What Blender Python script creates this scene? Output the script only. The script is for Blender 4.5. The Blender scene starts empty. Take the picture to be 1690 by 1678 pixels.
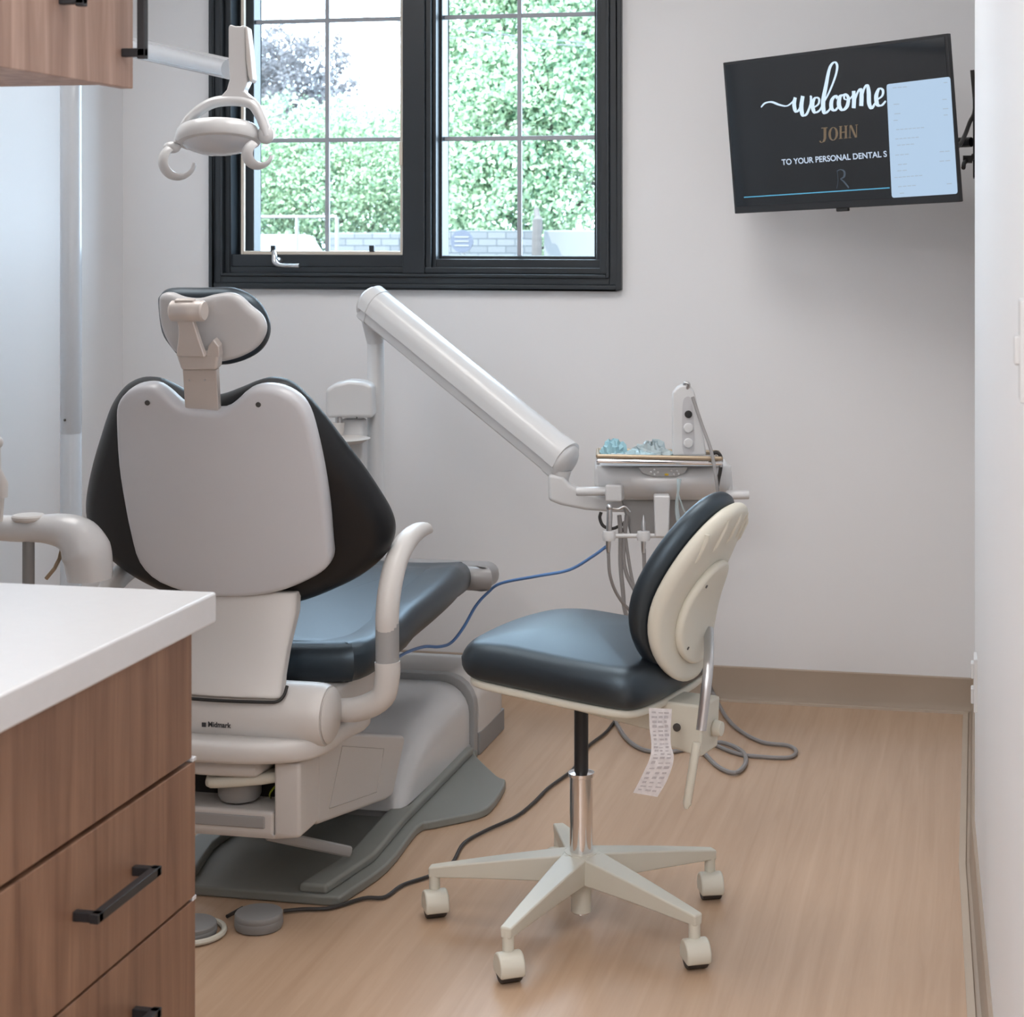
import bpy, bmesh, math, random
from mathutils import Vector, Matrix
random.seed(7)
C = bpy.context.scene.collection
S = bpy.context.scene
# ------------------------------------------------------------------ camera
YAW = math.radians(11.64); FPX = 2970.0; CX, CY = 1000.0, 377.0; EYE = Vector((0, 0, 1.42))
FW = Vector((-math.sin(YAW), math.cos(YAW), 0)); RT = Vector((math.cos(YAW), math.sin(YAW), 0)); UP = Vector((0, 0, 1))
cd = bpy.data.cameras.new('camera'); cam = bpy.data.objects.new('camera', cd); C.objects.link(cam)
cam.location = EYE; cam.rotation_euler = (math.pi/2, 0, YAW)
cd.sensor_width = 36; cd.lens = FPX/1690*36; cd.sensor_fit = 'HORIZONTAL'
cd.shift_x = (845-CX)/1690; cd.shift_y = -(839-CY)/1690
cd.clip_start = .02; cd.clip_end = 300
cd.dof.use_dof = True; cd.dof.focus_distance = 3.9; cd.dof.aperture_fstop = 11
S.camera = cam
# ------------------------------------------------------------------ world, sun, exposure
w = bpy.data.worlds.new('sky'); S.world = w; w.use_nodes = True
bg = w.node_tree.nodes['Background']; bg.inputs[0].default_value = (.64, .80, 1.0, 1); bg.inputs[1].default_value = 11.5
def light(name, kind, loc, rot, energy, color, size=None, sy=None):
    l = bpy.data.lights.new(name, kind); l.energy = energy; l.color = color
    o = bpy.data.objects.new(name, l); C.objects.link(o); o.location = loc; o.rotation_euler = rot
    if kind == 'AREA':
        l.shape = 'RECTANGLE'; l.size = size; l.size_y = sy or size
    return o
sun = light('sun', 'SUN', (0, -5, 12), (math.radians(42), 0, math.radians(-25)), 8, (1, .97, .9)); sun.data.angle = math.radians(.6)
LAMPS = [(-.85, 1.5, 8), (-.85, 3.75, 11), (-2.05, 3.75, 8), (-.85, -.6, 58)]
for lx, ly, e in LAMPS:
    light('ceiling_panel_lamp', 'AREA', (lx, ly, 2.60), (0, 0, 0), e*.95, (1, .985, .975), .56, 1.14)
S.view_settings.view_transform = 'Standard'; S.view_settings.look = 'None'
S.view_settings.exposure = .17; S.view_settings.gamma = 1; S.view_settings.use_curve_mapping = False
# ------------------------------------------------------------------ helpers
def at(px, py, d): return EYE + (FW + RT*((px-CX)/FPX) - UP*((py-CY)/FPX))*d
def onz(px, py, z): return at(px, py, FPX*(EYE.z-z)/(py-CY))
def onx(px, py, X):
    r = at(px, py, 1)-EYE; return EYE + r*(X/r.x)
def ony(px, py, Y):
    r = at(px, py, 1)-EYE; return EYE + r*(Y/r.y)
def onplane(px, py, p, n):
    r = at(px, py, 1)-EYE; return EYE + r*((p-EYE).dot(n)/r.dot(n))
ORG = {}
def tag(o, label=None, cat=None, group=None, kind=None):
    if label: o['label'] = label
    if cat: o['category'] = cat
    if group: o['group'] = group
    if kind: o['kind'] = kind
    return o
def thing(name, loc, label, cat, group=None):
    o = bpy.data.objects.new(name, None); C.objects.link(o); o.location = loc; o.empty_display_size = .05
    ORG[o.name] = Vector(loc); return tag(o, label, cat, group)
def smooth(pts, n=6, closed=False):
    P = [Vector(p) for p in pts]; out = []; m = len(P)
    rng = range(m) if closed else range(m-1)
    for i in rng:
        p0 = P[(i-1) % m] if closed or i > 0 else P[0]*2-P[1]
        p1, p2 = P[i], P[(i+1) % m]
        p3 = P[(i+2) % m] if closed or i+2 < m else P[-1]*2-P[-2]
        for k in range(n):
            t = k/n
            out.append(.5*((2*p1)+(p2-p0)*t+(2*p0-5*p1+4*p2-p3)*t*t+(3*p1-p0-3*p2+p3)*t**3))
    if not closed: out.append(P[-1])
    return out
class MB:
    def __init__(s): s.v = []; s.f = []
    def add(s, vs, fs):
        o = len(s.v); s.v += [Vector(v) for v in vs]; s.f += [tuple(i+o for i in f) for f in fs]; return s
    def box(s, a, b, rot=None, piv=None):
        x0, y0, z0 = a; x1, y1, z1 = b
        vs = [Vector(p) for p in ((x0,y0,z0),(x1,y0,z0),(x1,y1,z0),(x0,y1,z0),(x0,y0,z1),(x1,y0,z1),(x1,y1,z1),(x0,y1,z1))]
        if rot:
            pv = Vector(piv) if piv else (vs[0]+vs[6])/2
            vs = [pv+rot@(v-pv) for v in vs]
        return s.add(vs, [(0,3,2,1),(4,5,6,7),(0,1,5,4),(1,2,6,5),(2,3,7,6),(3,0,4,7)])
    def cbox(s, c, sz, M=None):
        c = Vector(c); h = Vector(sz)/2; M = M or Matrix.Identity(3)
        vs = [c+M@Vector((x*h.x, y*h.y, z*h.z)) for x, y, z in ((-1,-1,-1),(1,-1,-1),(1,1,-1),(-1,1,-1),(-1,-1,1),(1,-1,1),(1,1,1),(-1,1,1))]
        return s.add(vs, [(0,3,2,1),(4,5,6,7),(0,1,5,4),(1,2,6,5),(2,3,7,6),(3,0,4,7)])
    def prism(s, poly, vec):
        poly = [Vector(p) for p in poly]; n = len(poly); vec = Vector(vec)
        vs = poly+[p+vec for p in poly]
        return s.add(vs, [tuple(range(n))[::-1], tuple(range(n, 2*n))]+[(i, (i+1) % n, n+(i+1) % n, n+i) for i in range(n)])
    def tube(s, pts, r, n=12, flat=1.0, ref=None, caps=True):
        P = [Vector(p) for p in pts]; m = len(P); R = r if isinstance(r, (list, tuple)) else [r]*m
        if len(R) != m:
            R = [R[min(len(R)-1, int(i/(m-1)*(len(R)-1)))]*(1-((i/(m-1)*(len(R)-1)) % 1))+R[min(len(R)-1, int(i/(m-1)*(len(R)-1))+1)]*((i/(m-1)*(len(R)-1)) % 1) for i in range(m)]
        t0 = (P[1]-P[0]).normalized()
        a = Vector(ref) if ref else (Vector((0,0,1)) if abs(t0.z) < .9 else Vector((1,0,0)))
        a = (a-t0*a.dot(t0)).normalized(); vs = []; fs = []
        for i in range(m):
            t = (P[min(i+1, m-1)]-P[max(i-1, 0)]).normalized()
            a = (a-t*a.dot(t)).normalized(); b = t.cross(a)
            for k in range(n):
                q = 2*math.pi*k/n; vs.append(P[i]+a*math.cos(q)*R[i]+b*math.sin(q)*R[i]*flat)
        for i in range(m-1):
            for k in range(n): fs.append((i*n+k, i*n+(k+1) % n, (i+1)*n+(k+1) % n, (i+1)*n+k))
        if caps: fs += [tuple(range(n))[::-1], tuple(range((m-1)*n, m*n))]
        return s.add(vs, fs)
    def lathe(s, prof, c, axis=(0,0,1), n=32):
        ax = Vector(axis).normalized(); a = ax.orthogonal().normalized(); b = ax.cross(a); c = Vector(c); vs = []; fs = []
        for r, h in prof:
            for k in range(n):
                q = 2*math.pi*k/n; vs.append(c+ax*h+(a*math.cos(q)+b*math.sin(q))*r)
        m = len(prof)
        for i in range(m-1):
            for k in range(n): fs.append((i*n+k, i*n+(k+1) % n, (i+1)*n+(k+1) % n, (i+1)*n+k))
        fs += [tuple(range(n))[::-1], tuple(range((m-1)*n, m*n))]
        return s.add(vs, fs)
    def ball(s, c, r, n=16, sc=(1,1,1), M=None):
        c = Vector(c); M = M or Matrix.Identity(3); vs = []; fs = []; m = n//2
        for i in range(m+1):
            ph = math.pi*i/m
            for k in range(n):
                q = 2*math.pi*k/n
                vs.append(c+M@Vector((math.sin(ph)*math.cos(q)*r*sc[0], math.sin(ph)*math.sin(q)*r*sc[1], math.cos(ph)*r*sc[2])))
        for i in range(m):
            for k in range(n): fs.append((i*n+k, (i+1)*n+k, (i+1)*n+(k+1) % n, i*n+(k+1) % n))
        return s.add(vs, fs)
    def pillow(s, out, T, rr, fn, crown=0, rings=8, back=True):
        """rounded pad: closed 2-D outline, thickness T, edge radius rr, fn maps (u,v,w) to space"""
        P = [Vector((p[0], p[1])) for p in out]; n = len(P)
        if sum(P[i].x*P[(i+1) % n].y-P[(i+1) % n].x*P[i].y for i in range(n)) < 0: P.reverse()
        N = []
        for i in range(n):
            t = (P[(i+1) % n]-P[i-1]).normalized(); N.append(Vector((-t.y, t.x)))
        c = sum(P, Vector((0, 0)))/n; vs = []; fs = []
        L = []
        for k in range(5, 0, -1):
            if back: L.append((k/6, rr, -T/2-(crown*.0)))
        L = [(1-(5-j)/6*1.0 if False else j/6, rr, -T/2) for j in (1, 3, 5)] if back else []
        for k in range(rings+1):
            ph = -math.pi/2+math.pi*k/rings
            h = (T/2-rr)*(1 if ph > 0 else -1 if ph < 0 else 0)+rr*math.sin(ph)
            L.append((1, rr*(1-math.cos(ph)), h))
        for j in (11, 9, 7, 5, 3, 1): L.append((j/12, rr, T/2))
        for sc, ins, h in L:
            for i in range(n):
                q = P[i]+N[i]*ins; q = c+(q-c)*sc
                hh = h+(crown*(1-sc*sc) if h >= T/2-1e-9 else 0)
                vs.append(fn(q.x, q.y, hh))
        m = len(L)
        for j in range(m-1):
            for i in range(n): fs.append((j*n+i, j*n+(i+1) % n, (j+1)*n+(i+1) % n, (j+1)*n+i))
        fs += [tuple(range(n))[::-1], tuple(range((m-1)*n, m*n))]
        return s.add(vs, fs)
    def build(s, name, mat, parent=None, bevel=0, seg=2, ang=35, kind=None, label=None, flat=False):
        og = ORG[parent.name] if parent else Vector((0, 0, 0))
        if parent is None and kind is None and s.v:
            mn = [min(v[i] for v in s.v) for i in range(3)]; mx = [max(v[i] for v in s.v) for i in range(3)]
            og = Vector(((mn[0]+mx[0])/2, (mn[1]+mx[1])/2, mn[2]))
        me = bpy.data.meshes.new(name); me.from_pydata([tuple(v-og) for v in s.v], [], s.f)
        bm = bmesh.new(); bm.from_mesh(me); bmesh.ops.remove_doubles(bm, verts=bm.verts, dist=1e-6)
        bmesh.ops.recalc_face_normals(bm, faces=bm.faces); bm.to_mesh(me); bm.free()
        if not flat:
            me.polygons.foreach_set('use_smooth', [True]*len(me.polygons)); me.set_sharp_from_angle(angle=math.radians(ang))
        me.materials.append(mat); o = bpy.data.objects.new(name, me); C.objects.link(o)
        ORG[o.name] = og
        if parent: o.parent = parent
        else: o.location = og
        if bevel:
            b = o.modifiers.new('bevel', 'BEVEL'); b.width = bevel; b.segments = seg; b.limit_method = 'ANGLE'; b.angle_limit = math.radians(30); b.harden_normals = True
        if kind: o['kind'] = kind
        if label: o['label'] = label
        return o
# ------------------------------------------------------------------ materials
def mat(name, col, rough=.5, metal=0, noise=0, nscale=20, bump=0, bscale=60, coat=0, spec=.5, emit=None, estr=0, alpha=None, trans=0, stretch=None):
    m = bpy.data.materials.new(name); m.use_nodes = True; t = m.node_tree; b = t.nodes['Principled BSDF']
    b.inputs['Base Color'].default_value = (*col, 1); b.inputs['Roughness'].default_value = rough; b.inputs['Metallic'].default_value = metal
    b.inputs['Coat Weight'].default_value = coat; b.inputs['Specular IOR Level'].default_value = spec; b.inputs['Coat Roughness'].default_value = .12
    b.inputs['Transmission Weight'].default_value = trans
    if emit: b.inputs['Emission Color'].default_value = (*emit, 1); b.inputs['Emission Strength'].default_value = estr
    tc = t.nodes.new('ShaderNodeTexCoord'); src = tc.outputs['Object']
    if stretch:
        mp = t.nodes.new('ShaderNodeMapping'); mp.inputs['Scale'].default_value = stretch; t.links.new(src, mp.inputs[0]); src = mp.outputs[0]
    if noise:
        n = t.nodes.new('ShaderNodeTexNoise'); n.inputs['Scale'].default_value = nscale; n.inputs['Detail'].default_value = 5; t.links.new(src, n.inputs[0])
        mx = t.nodes.new('ShaderNodeMix'); mx.data_type = 'RGBA'
        mx.inputs[6].default_value = (*[c*(1-noise) for c in col], 1); mx.inputs[7].default_value = (*[min(1, c*(1+noise)) for c in col], 1)
        t.links.new(n.outputs[0], mx.inputs[0]); t.links.new(mx.outputs[2], b.inputs['Base Color'])
    if bump:
        n = t.nodes.new('ShaderNodeTexNoise'); n.inputs['Scale'].default_value = bscale; n.inputs['Detail'].default_value = 3; t.links.new(src, n.inputs[0])
        bp = t.nodes.new('ShaderNodeBump'); bp.inputs['Strength'].default_value = bump; bp.inputs['Distance'].default_value = .002
        t.links.new(n.outputs[0], bp.inputs['Height']); t.links.new(bp.outputs[0], b.inputs['Normal'])
    return m
def wood(name, c1, c2, c3, rough, scale, vert=True, bump=.05, coat=0):
    m = bpy.data.materials.new(name); m.use_nodes = True; t = m.node_tree; b = t.nodes['Principled BSDF']; b.inputs['Roughness'].default_value = rough
    b.inputs['Coat Weight'].default_value = coat; b.inputs['Coat Roughness'].default_value = .25
    tc = t.nodes.new('ShaderNodeTexCoord'); mp = t.nodes.new('ShaderNodeMapping'); mp.inputs['Scale'].default_value = scale; t.links.new(tc.outputs['Object'], mp.inputs[0])
    n = t.nodes.new('ShaderNodeTexNoise'); n.inputs['Scale'].default_value = 1; n.inputs['Detail'].default_value = 8; n.inputs['Roughness'].default_value = .62; n.inputs['Distortion'].default_value = .6; t.links.new(mp.outputs[0], n.inputs[0])
    r = t.nodes.new('ShaderNodeValToRGB'); r.color_ramp.elements[0].position = .33; r.color_ramp.elements[0].color = (*c1, 1); r.color_ramp.elements[1].position = .7; r.color_ramp.elements[1].color = (*c3, 1)
    e = r.color_ramp.elements.new(.5); e.color = (*c2, 1); t.links.new(n.outputs[0], r.inputs[0]); t.links.new(r.outputs[0], b.inputs['Base Color'])
    bp = t.nodes.new('ShaderNodeBump'); bp.inputs['Strength'].default_value = bump; bp.inputs['Distance'].default_value = .002; t.links.new(n.outputs[0], bp.inputs['Height']); t.links.new(bp.outputs[0], b.inputs['Normal'])
    return m
def srgb(r, g, b): return tuple(((c/255+.055)/1.055)**2.4 if c > 10 else c/255/12.92 for c in (r, g, b))
M = dict(
    wall=mat('wall_paint', (.755, .76, .775), .55, noise=.01, nscale=3, bump=.03, bscale=250),
    ceil=mat('ceiling_paint', (.82, .81, .80), .8, noise=.01),
    base=mat('vinyl_base', (.37, .295, .23), .45, noise=.04, nscale=8),
    baselip=mat('caulk', (.50, .42, .34), .5, noise=.04),
    black=mat('window_black_paint', (.020, .026, .032), .38, noise=.1, nscale=10, bump=.02),
    beige=mat('beige_seal', (.62, .56, .48), .5, noise=.03),
    grille=mat('grey_grille', (.36, .38, .42), .5, noise=.03),
    chrome=mat('chrome', (.78, .78, .80), .12, 1, noise=.02),
    steel=mat('brushed_steel', (.55, .55, .56), .3, 1, noise=.05, bump=.05, bscale=200),
    alu=mat('anodised_aluminium', (.62, .57, .54), .42, .35, noise=.02, nscale=40),
    white=mat('white_gloss_plastic', (.635, .64, .65), .28, noise=.01, nscale=4, coat=.3),
    white2=mat('cream_plastic', (.61, .585, .565), .38, noise=.015, nscale=4),
    shell=mat('shell_plastic', (.57, .575, .605), .34, noise=.01, nscale=3),
    bone=mat('bone_plastic', (.64, .62, .54), .42, noise=.015, nscale=6),
    grey=mat('grey_plastic', (.25, .25, .25), .5, noise=.03, nscale=6),
    midgrey=mat('mid_grey_plastic', (.34, .34, .34), .45, noise=.02, nscale=6),
    plate=mat('plate_grey', (.215, .225, .21), .42, noise=.05, nscale=6),
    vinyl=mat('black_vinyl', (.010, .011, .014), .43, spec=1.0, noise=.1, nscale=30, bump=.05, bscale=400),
    backvinyl=mat('black_vinyl_back', (.005, .0055, .007), .45, noise=.1, nscale=30, bump=.05, bscale=400, spec=.4),
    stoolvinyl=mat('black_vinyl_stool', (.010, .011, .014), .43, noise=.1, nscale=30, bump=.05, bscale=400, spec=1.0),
    dark=mat('matte_dark', (.012, .012, .012), .6, noise=.1),
    blackmetal=mat('black_powder_coat', (.012, .013, .016), .42, noise=.1),
    rubber=mat('black_rubber', (.03, .027, .026), .5, noise=.1),
    hose=mat('grey_hose', (.28, .27, .27), .45, noise=.05, nscale=30),
    blue=mat('blue_hose', (.10, .22, .48), .35, noise=.05),
    quartz=mat('white_quartz', (.66, .665, .68), .3, noise=.03, nscale=60, coat=.1),
    brass=mat('brass', (.40, .32, .23), .42, .7, noise=.05),
    glove=mat('teal_glove', (.33, .56, .64), .55, noise=.15, nscale=40),
    wrap=mat('clear_wrap', (.62, .74, .78), .25, noise=.1, nscale=40, trans=.35),
    paper=mat('printed_paper', (.72, .68, .68), .7, noise=.25, nscale=90),
    ink=mat('printed_ink', (.04, .04, .045), .6, noise=.05),
    toe=mat('clear_toe_cover', (.27, .26, .26), .35, noise=.12, nscale=15, coat=.15),
    lens=mat('lamp_lens', (.62, .63, .66), .15, noise=.02, coat=.5),
    bark=mat('bark', (.07, .06, .055), .9, noise=.3, nscale=30, bump=.5),
    asphalt=mat('asphalt', (.12, .12, .12), .9, noise=.1, nscale=5),
    fence=mat('galvanised', (.16, .15, .14), .5, .3, noise=.05),
    vanw=mat('vehicle_white', (.8, .8, .8), .3, noise=.02, coat=.4),
    tyre=mat('tyre', (.03, .03, .03), .8, noise=.1),
    signgrey=mat('sign_grey', (.05, .055, .075), .6, noise=.05),
    wire=mat('overhead_wire', (.10, .10, .11), .6, noise=.05),
    green=mat('wire_yellow_green', (.25, .3, .02), .5, noise=.05),
    screwgrey=mat('grey_screw', (.1, .1, .1), .5, .5, noise=.05),
)
for k_ in ('vinyl', 'stoolvinyl'): M[k_].node_tree.nodes['Principled BSDF'].inputs['Specular Tint'].default_value = (.64, .84, 1, 1)  # blue of the reflected sky is put into the vinyl's specular tint
M['wood'] = wood('walnut_laminate', srgb(112, 80, 62), srgb(131, 98, 77), srgb(152, 117, 94), .45, (28, 28, 1.6), bump=.03)
M['wood2'] = wood('walnut_laminate_wall_unit', srgb(140, 112, 100), srgb(160, 132, 118), srgb(182, 154, 140), .5, (28, 28, 1.6), bump=.03)
M['floor'] = wood('oak_vinyl', (.475, .32, .215), (.51, .35, .238), (.545, .38, .262), .27, (34, 1.2, 1), bump=.015)
def leafmat(name, a, b, sc=2.0):
    m = bpy.data.materials.new(name); m.use_nodes = True; t = m.node_tree; p = t.nodes['Principled BSDF']; p.inputs['Roughness'].default_value = .5
    g = t.nodes.new('ShaderNodeNewGeometry'); r = t.nodes.new('ShaderNodeMix'); r.data_type = 'RGBA'; r.inputs[6].default_value = (*a, 1); r.inputs[7].default_value = (*b, 1)
    t.links.new(g.outputs['Random Per Island'], r.inputs[0]); t.links.new(r.outputs[2], p.inputs['Base Color'])
    tr = t.nodes.new('ShaderNodeBsdfTranslucent'); t.links.new(r.outputs[2], tr.inputs[0]); mx = t.nodes.new('ShaderNodeMixShader'); mx.inputs[0].default_value = .4
    t.links.new(p.outputs[0], mx.inputs[1]); t.links.new(tr.outputs[0], mx.inputs[2]); t.links.new(mx.outputs[0], t.nodes['Material Output'].inputs[0])
    return m
M['leaf1'] = leafmat('leaf_bright', (.03, .10, .05), (.62, .75, .50)); M['leaf2'] = leafmat('leaf_mid', (.04, .12, .06), (.58, .70, .46)); M['leaf3'] = leafmat('leaf_purple', (.09, .085, .09), (.20, .19, .20))
gl = bpy.data.materials.new('window_glass'); gl.use_nodes = True; t = gl.node_tree; t.nodes.remove(t.nodes['Principled BSDF'])
tb = t.nodes.new('ShaderNodeBsdfTransparent'); tb.inputs[0].default_value = (.95, .98, .97, 1); gb = t.nodes.new('ShaderNodeBsdfGlossy'); gb.inputs['Roughness'].default_value = .02
mx = t.nodes.new('ShaderNodeMixShader'); mx.inputs[0].default_value = .05
t.links.new(tb.outputs[0], mx.inputs[1]); t.links.new(gb.outputs[0], mx.inputs[2]); t.links.new(mx.outputs[0], t.nodes['Material Output'].inputs[0]); M['glass'] = gl
def emis(name, c, s): return mat(name, (.01, .01, .012), .3, emit=c, estr=s)
M['block'] = bpy.data.materials.new('concrete_block'); M['block'].use_nodes = True; t = M['block'].node_tree; b = t.nodes['Principled BSDF']; b.inputs['Roughness'].default_value = .85
tc = t.nodes.new('ShaderNodeTexCoord'); mp = t.nodes.new('ShaderNodeMapping'); mp.inputs['Rotation'].default_value = (math.pi/2, 0, 0); br = t.nodes.new('ShaderNodeTexBrick')
br.inputs['Scale'].default_value = 1; br.inputs['Brick Width'].default_value = .12; br.inputs['Row Height'].default_value = .045; br.inputs['Mortar Size'].default_value = .004
br.inputs['Color1'].default_value = (.085, .088, .092, 1); br.inputs['Color2'].default_value = (.115, .117, .12, 1); br.inputs['Mortar'].default_value = (.05, .055, .06, 1)
t.links.new(tc.outputs['Object'], mp.inputs[0]); t.links.new(mp.outputs[0], br.inputs[0]); t.links.new(br.outputs[0], b.inputs['Base Color'])
# ------------------------------------------------------------------ the room
BX0, BX1, BY = -2.708, -.004, 5.393; ZC = 2.62; YF = -1.5
MB().box((-3.1, YF-.2, -.1), (.5, BY+.2, 0)).build('floor', M['floor'], kind='structure')
MB().box((-3.1, YF-.2, ZC), (.5, BY+.2, ZC+.1)).build('ceiling', M['ceil'], kind='structure')
WX0, WX1, WZ0, WZ1 = -2.385, -1.073, 1.245, 2.36      # opening in the back wall
wb = MB(); T = .16
wb.box((-3.1, BY, 0), (WX0, BY+T, ZC)); wb.box((WX1, BY, 0), (.5, BY+T, ZC)); wb.box((WX0, BY, 0), (WX1, BY+T, WZ0)); wb.box((WX0, BY, WZ1), (WX1, BY+T, ZC))
wb.build('wall_back', M['wall'], kind='structure')
MB().box((BX0-.12, YF, 0), (BX0, BY, ZC)).build('wall_left', M['wall'], kind='structure')
MB().box((BX0-.12, YF-.12, 0), (.5, YF, ZC)).build('wall_front', M['wall'], kind='structure')
rp = [(BX1, BY), (BX1, 4.1), (.055, 2.18), (.13, 0), (.13, YF)]
MB().prism([(x, y, 0) for x, y in rp]+[(.28, YF, 0), (.28, BY, 0)], (0, 0, ZC)).build('wall_right', M['wall'], kind='structure')
MB().box((-1.82, YF, 0), (-1.69, 2.37, ZC)).build('wall_inner', M['wall'], kind='structure')
def base_run(name, pts, side):
    m = MB(); l = MB(); th = .007
    for (x0, y0), (x1, y1) in zip(pts[:-1], pts[1:]):
        d = Vector((x1-x0, y1-y0, 0)).normalized(); n = Vector((-d.y, d.x, 0))*side
        a = Vector((x0, y0, 0)); b = Vector((x1, y1, 0))
        prof = [(0, 0), (.022, 0), (.012, .006), (th, .02), (th, .098), (.004, .101), (0, .101)]
        m.prism([a+n*p+UP*q for p, q in prof], b-a)
    return m.build(name, M['base'], kind='structure')
base_run('baseboard_back', [(BX0, BY), (BX1-.007, BY)], -1)
base_run('baseboard_right', [(BX1, BY), (BX1, 4.1), (.055, 2.18), (.13, 0)], -1)
base_run('baseboard_left', [(BX0, YF), (BX0, BY)], -1)
MB().box((BX0, BY-.032, 0), (BX1-.02, BY-.018, .006)).build('trim_1', M['baselip'], kind='structure')
MB().prism([(BX1-.035, BY-.03, 0), (BX1-.02, BY-.03, 0), (BX1-.02, 4.1, 0), (.055-.025, 2.18, 0), (.13-.025, .3, 0), (.13-.04, .3, 0), (.055-.04, 2.18, 0), (BX1-.035, 4.1, 0)], (0, 0, .005)).build('trim_2', M['baselip'], kind='structure')
# ceiling light panels (above the frame)
first = None
for i, (lx, ly, e) in enumerate(LAMPS):
    lab = ['square-edged white ceiling light panel above the counter end', 'white ceiling light panel above the stool by the right wall', 'white ceiling light panel above the dental chair', 'white ceiling light panel above the doorway, nearest the front wall'][i]
    if first is None:
        first = thing('ceiling_light', (lx, ly, 2.60), lab, 'light', 'ceiling light panels')
        f = MB()
        for a, b in (((-.32, -.61), (-.29, .61)), ((.29, -.61), (.32, .61)), ((-.29, -.61), (.29, -.58)), ((-.29, .58), (.29, .61))):
            f.box((lx+a[0], ly+a[1], 2.595), (lx+b[0], ly+b[1], 2.62))
        f.build('frame', M['white'], first, bevel=.002)
        MB().box((lx-.29, ly-.58, 2.606), (lx+.29, ly+.58, 2.618)).build('diffuser', emis('panel_glow', (1, .95, .9), 2.5), first)
    else:
        c = first.copy(); C.objects.link(c); c.location = (lx, ly, 2.60); c['label'] = lab
        for ch in list(first.children):
            k = ch.copy(); C.objects.link(k); k.parent = c
# ------------------------------------------------------------------ window
win = bpy.data.objects.new('window_1', None); C.objects.link(win); win.location = (-1.73, BY, 1.23); win['kind'] = 'structure'; ORG[win.name] = Vector(win.location)
def ring(m, x0, z0, x1, z1, y0, y1, w):
    wl, wr, wb_, wt = w if isinstance(w, tuple) else (w, w, w, w)
    m.box((x0, y0, z0), (x0+wl, y1, z1)); m.box((x1-wr, y0, z0), (x1, y1, z1)); m.box((x0+wl, y0, z0), (x1-wr, y1, z0+wb_)); m.box((x0+wl, y0, z1-wt), (x1-wr, y1, z1))
ox0, ox1, oz0, oz1 = -2.402, -1.0585, 1.231, 2.40
cs = MB(); ring(cs, ox0, oz0, ox1, oz1, BY-.024, BY, .016); ring(cs, ox0+.016, oz0+.016, ox1-.016, oz1-.016, BY-.017, BY+.01, .022); ring(cs, ox0+.038, oz0+.038, ox1-.038, oz1-.038, BY-.024, BY+.02, .010)
cs.build('casing', M['black'], win, bevel=.003)
xm0, xm1 = ony(666, 300, BY).x, ony(728, 300, BY+.04).x   # mullion
ix0, ix1, iz0, iz1 = ox0+.048, ox1-.048, oz0+.048, oz1-.048
fr = MB(); ring(fr, ix0, iz0, ix1, iz1, BY-.006, BY+.15, .020)
fr.box((xm0, BY-.012, iz0), (xm0+.072, BY+.15, iz1)); fr.box((xm0+.072, BY-.003, iz0), (xm0+.090, BY+.15, iz1)); fr.box((xm0+.090, BY+.012, iz0), (xm0+.102, BY+.15, iz1))
fr.build('frame', M['black'], win, bevel=.003)
# left light
lx0, lx1 = ony(399, 300, BY+.012).x, ony(663, 300, BY+.0).x; lz0 = ony(500, 420, BY+.012).z
sf = MB(); ring(sf, lx0, lz0, lx1+.004, iz1-.02, BY+.004, BY+.016, .011); sf.build('screen_frame', M['beige'], win, bevel=.002)
bl = MB(); bl.box((ix0+.02, BY+.0, iz0+.02), (xm0, BY+.02, lz0)); bl.build('sill_board', M['black'], win, bevel=.002)
gx0, gx1 = ony(424, 300, BY+.085).x, xm0
sh = MB(); ring(sh, ix0+.02, iz0+.015, xm0+.002, iz1-.02, BY+.06, BY+.12, (gx0-(ix0+.02), .012, ony(500, 414, BY+.085).z-(iz0+.015), .04)); sh.build('sash', M['black'], win, bevel=.003)
gzl = ony(500, 414, BY+.085).z
MB().box((gx0-.005, BY+.085, gzl-.005), (xm0-.005, BY+.091, iz1-.05)).build('pane', M['glass'], win)
def muntins(x, zs, a, b, z0, z1):
    g = MB(); g.box((x-.007, BY+.072, z0), (x+.007, BY+.084, z1))
    for z in zs: g.box((a, BY+.074, z-.007), (b, BY+.083, z+.007))
    g.build('grille', M['grille'], win, bevel=.002)
zm = ony(541, 231, BY+.08).z; zt = ony(541, 34, BY+.08).z
muntins(ony(541, 200, BY+.08).x, (zt, zm), gx0, xm0, gzl, iz1-.05)
# right light
rx0, rx1 = ony(735, 300, BY+.085).x, ony(985, 300, BY+.085).x; rz0 = ony(860, 422, BY+.085).z
sh = MB(); ring(sh, xm0+.096, iz0+.015, ix1-.015, iz1-.02, BY+.05, BY+.12, (max(.01, rx0-xm0-.096), ix1-.015-rx1, rz0-(iz0+.015), .04)); sh.build('sash', M['black'], win, bevel=.003)
st = MB(); st.box((rx1+.012, BY+.02, iz0+.018), (ix1-.018, BY+.06, iz1-.03)); st.box((xm0+.1, BY+.015, iz0+.018), (ix1-.018, BY+.06, rz0-.010)); st.build('stop', M['black'], win, bevel=.003)
MB().box((rx0-.005, BY+.085, rz0-.005), (rx1+.005, BY+.091, iz1-.05)).build('pane', M['glass'], win)
muntins(ony(858, 200, BY+.08).x, (ony(858, 26, BY+.08).z, ony(858, 228, BY+.08).z), rx0, rx1, rz0, iz1-.05)
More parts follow.
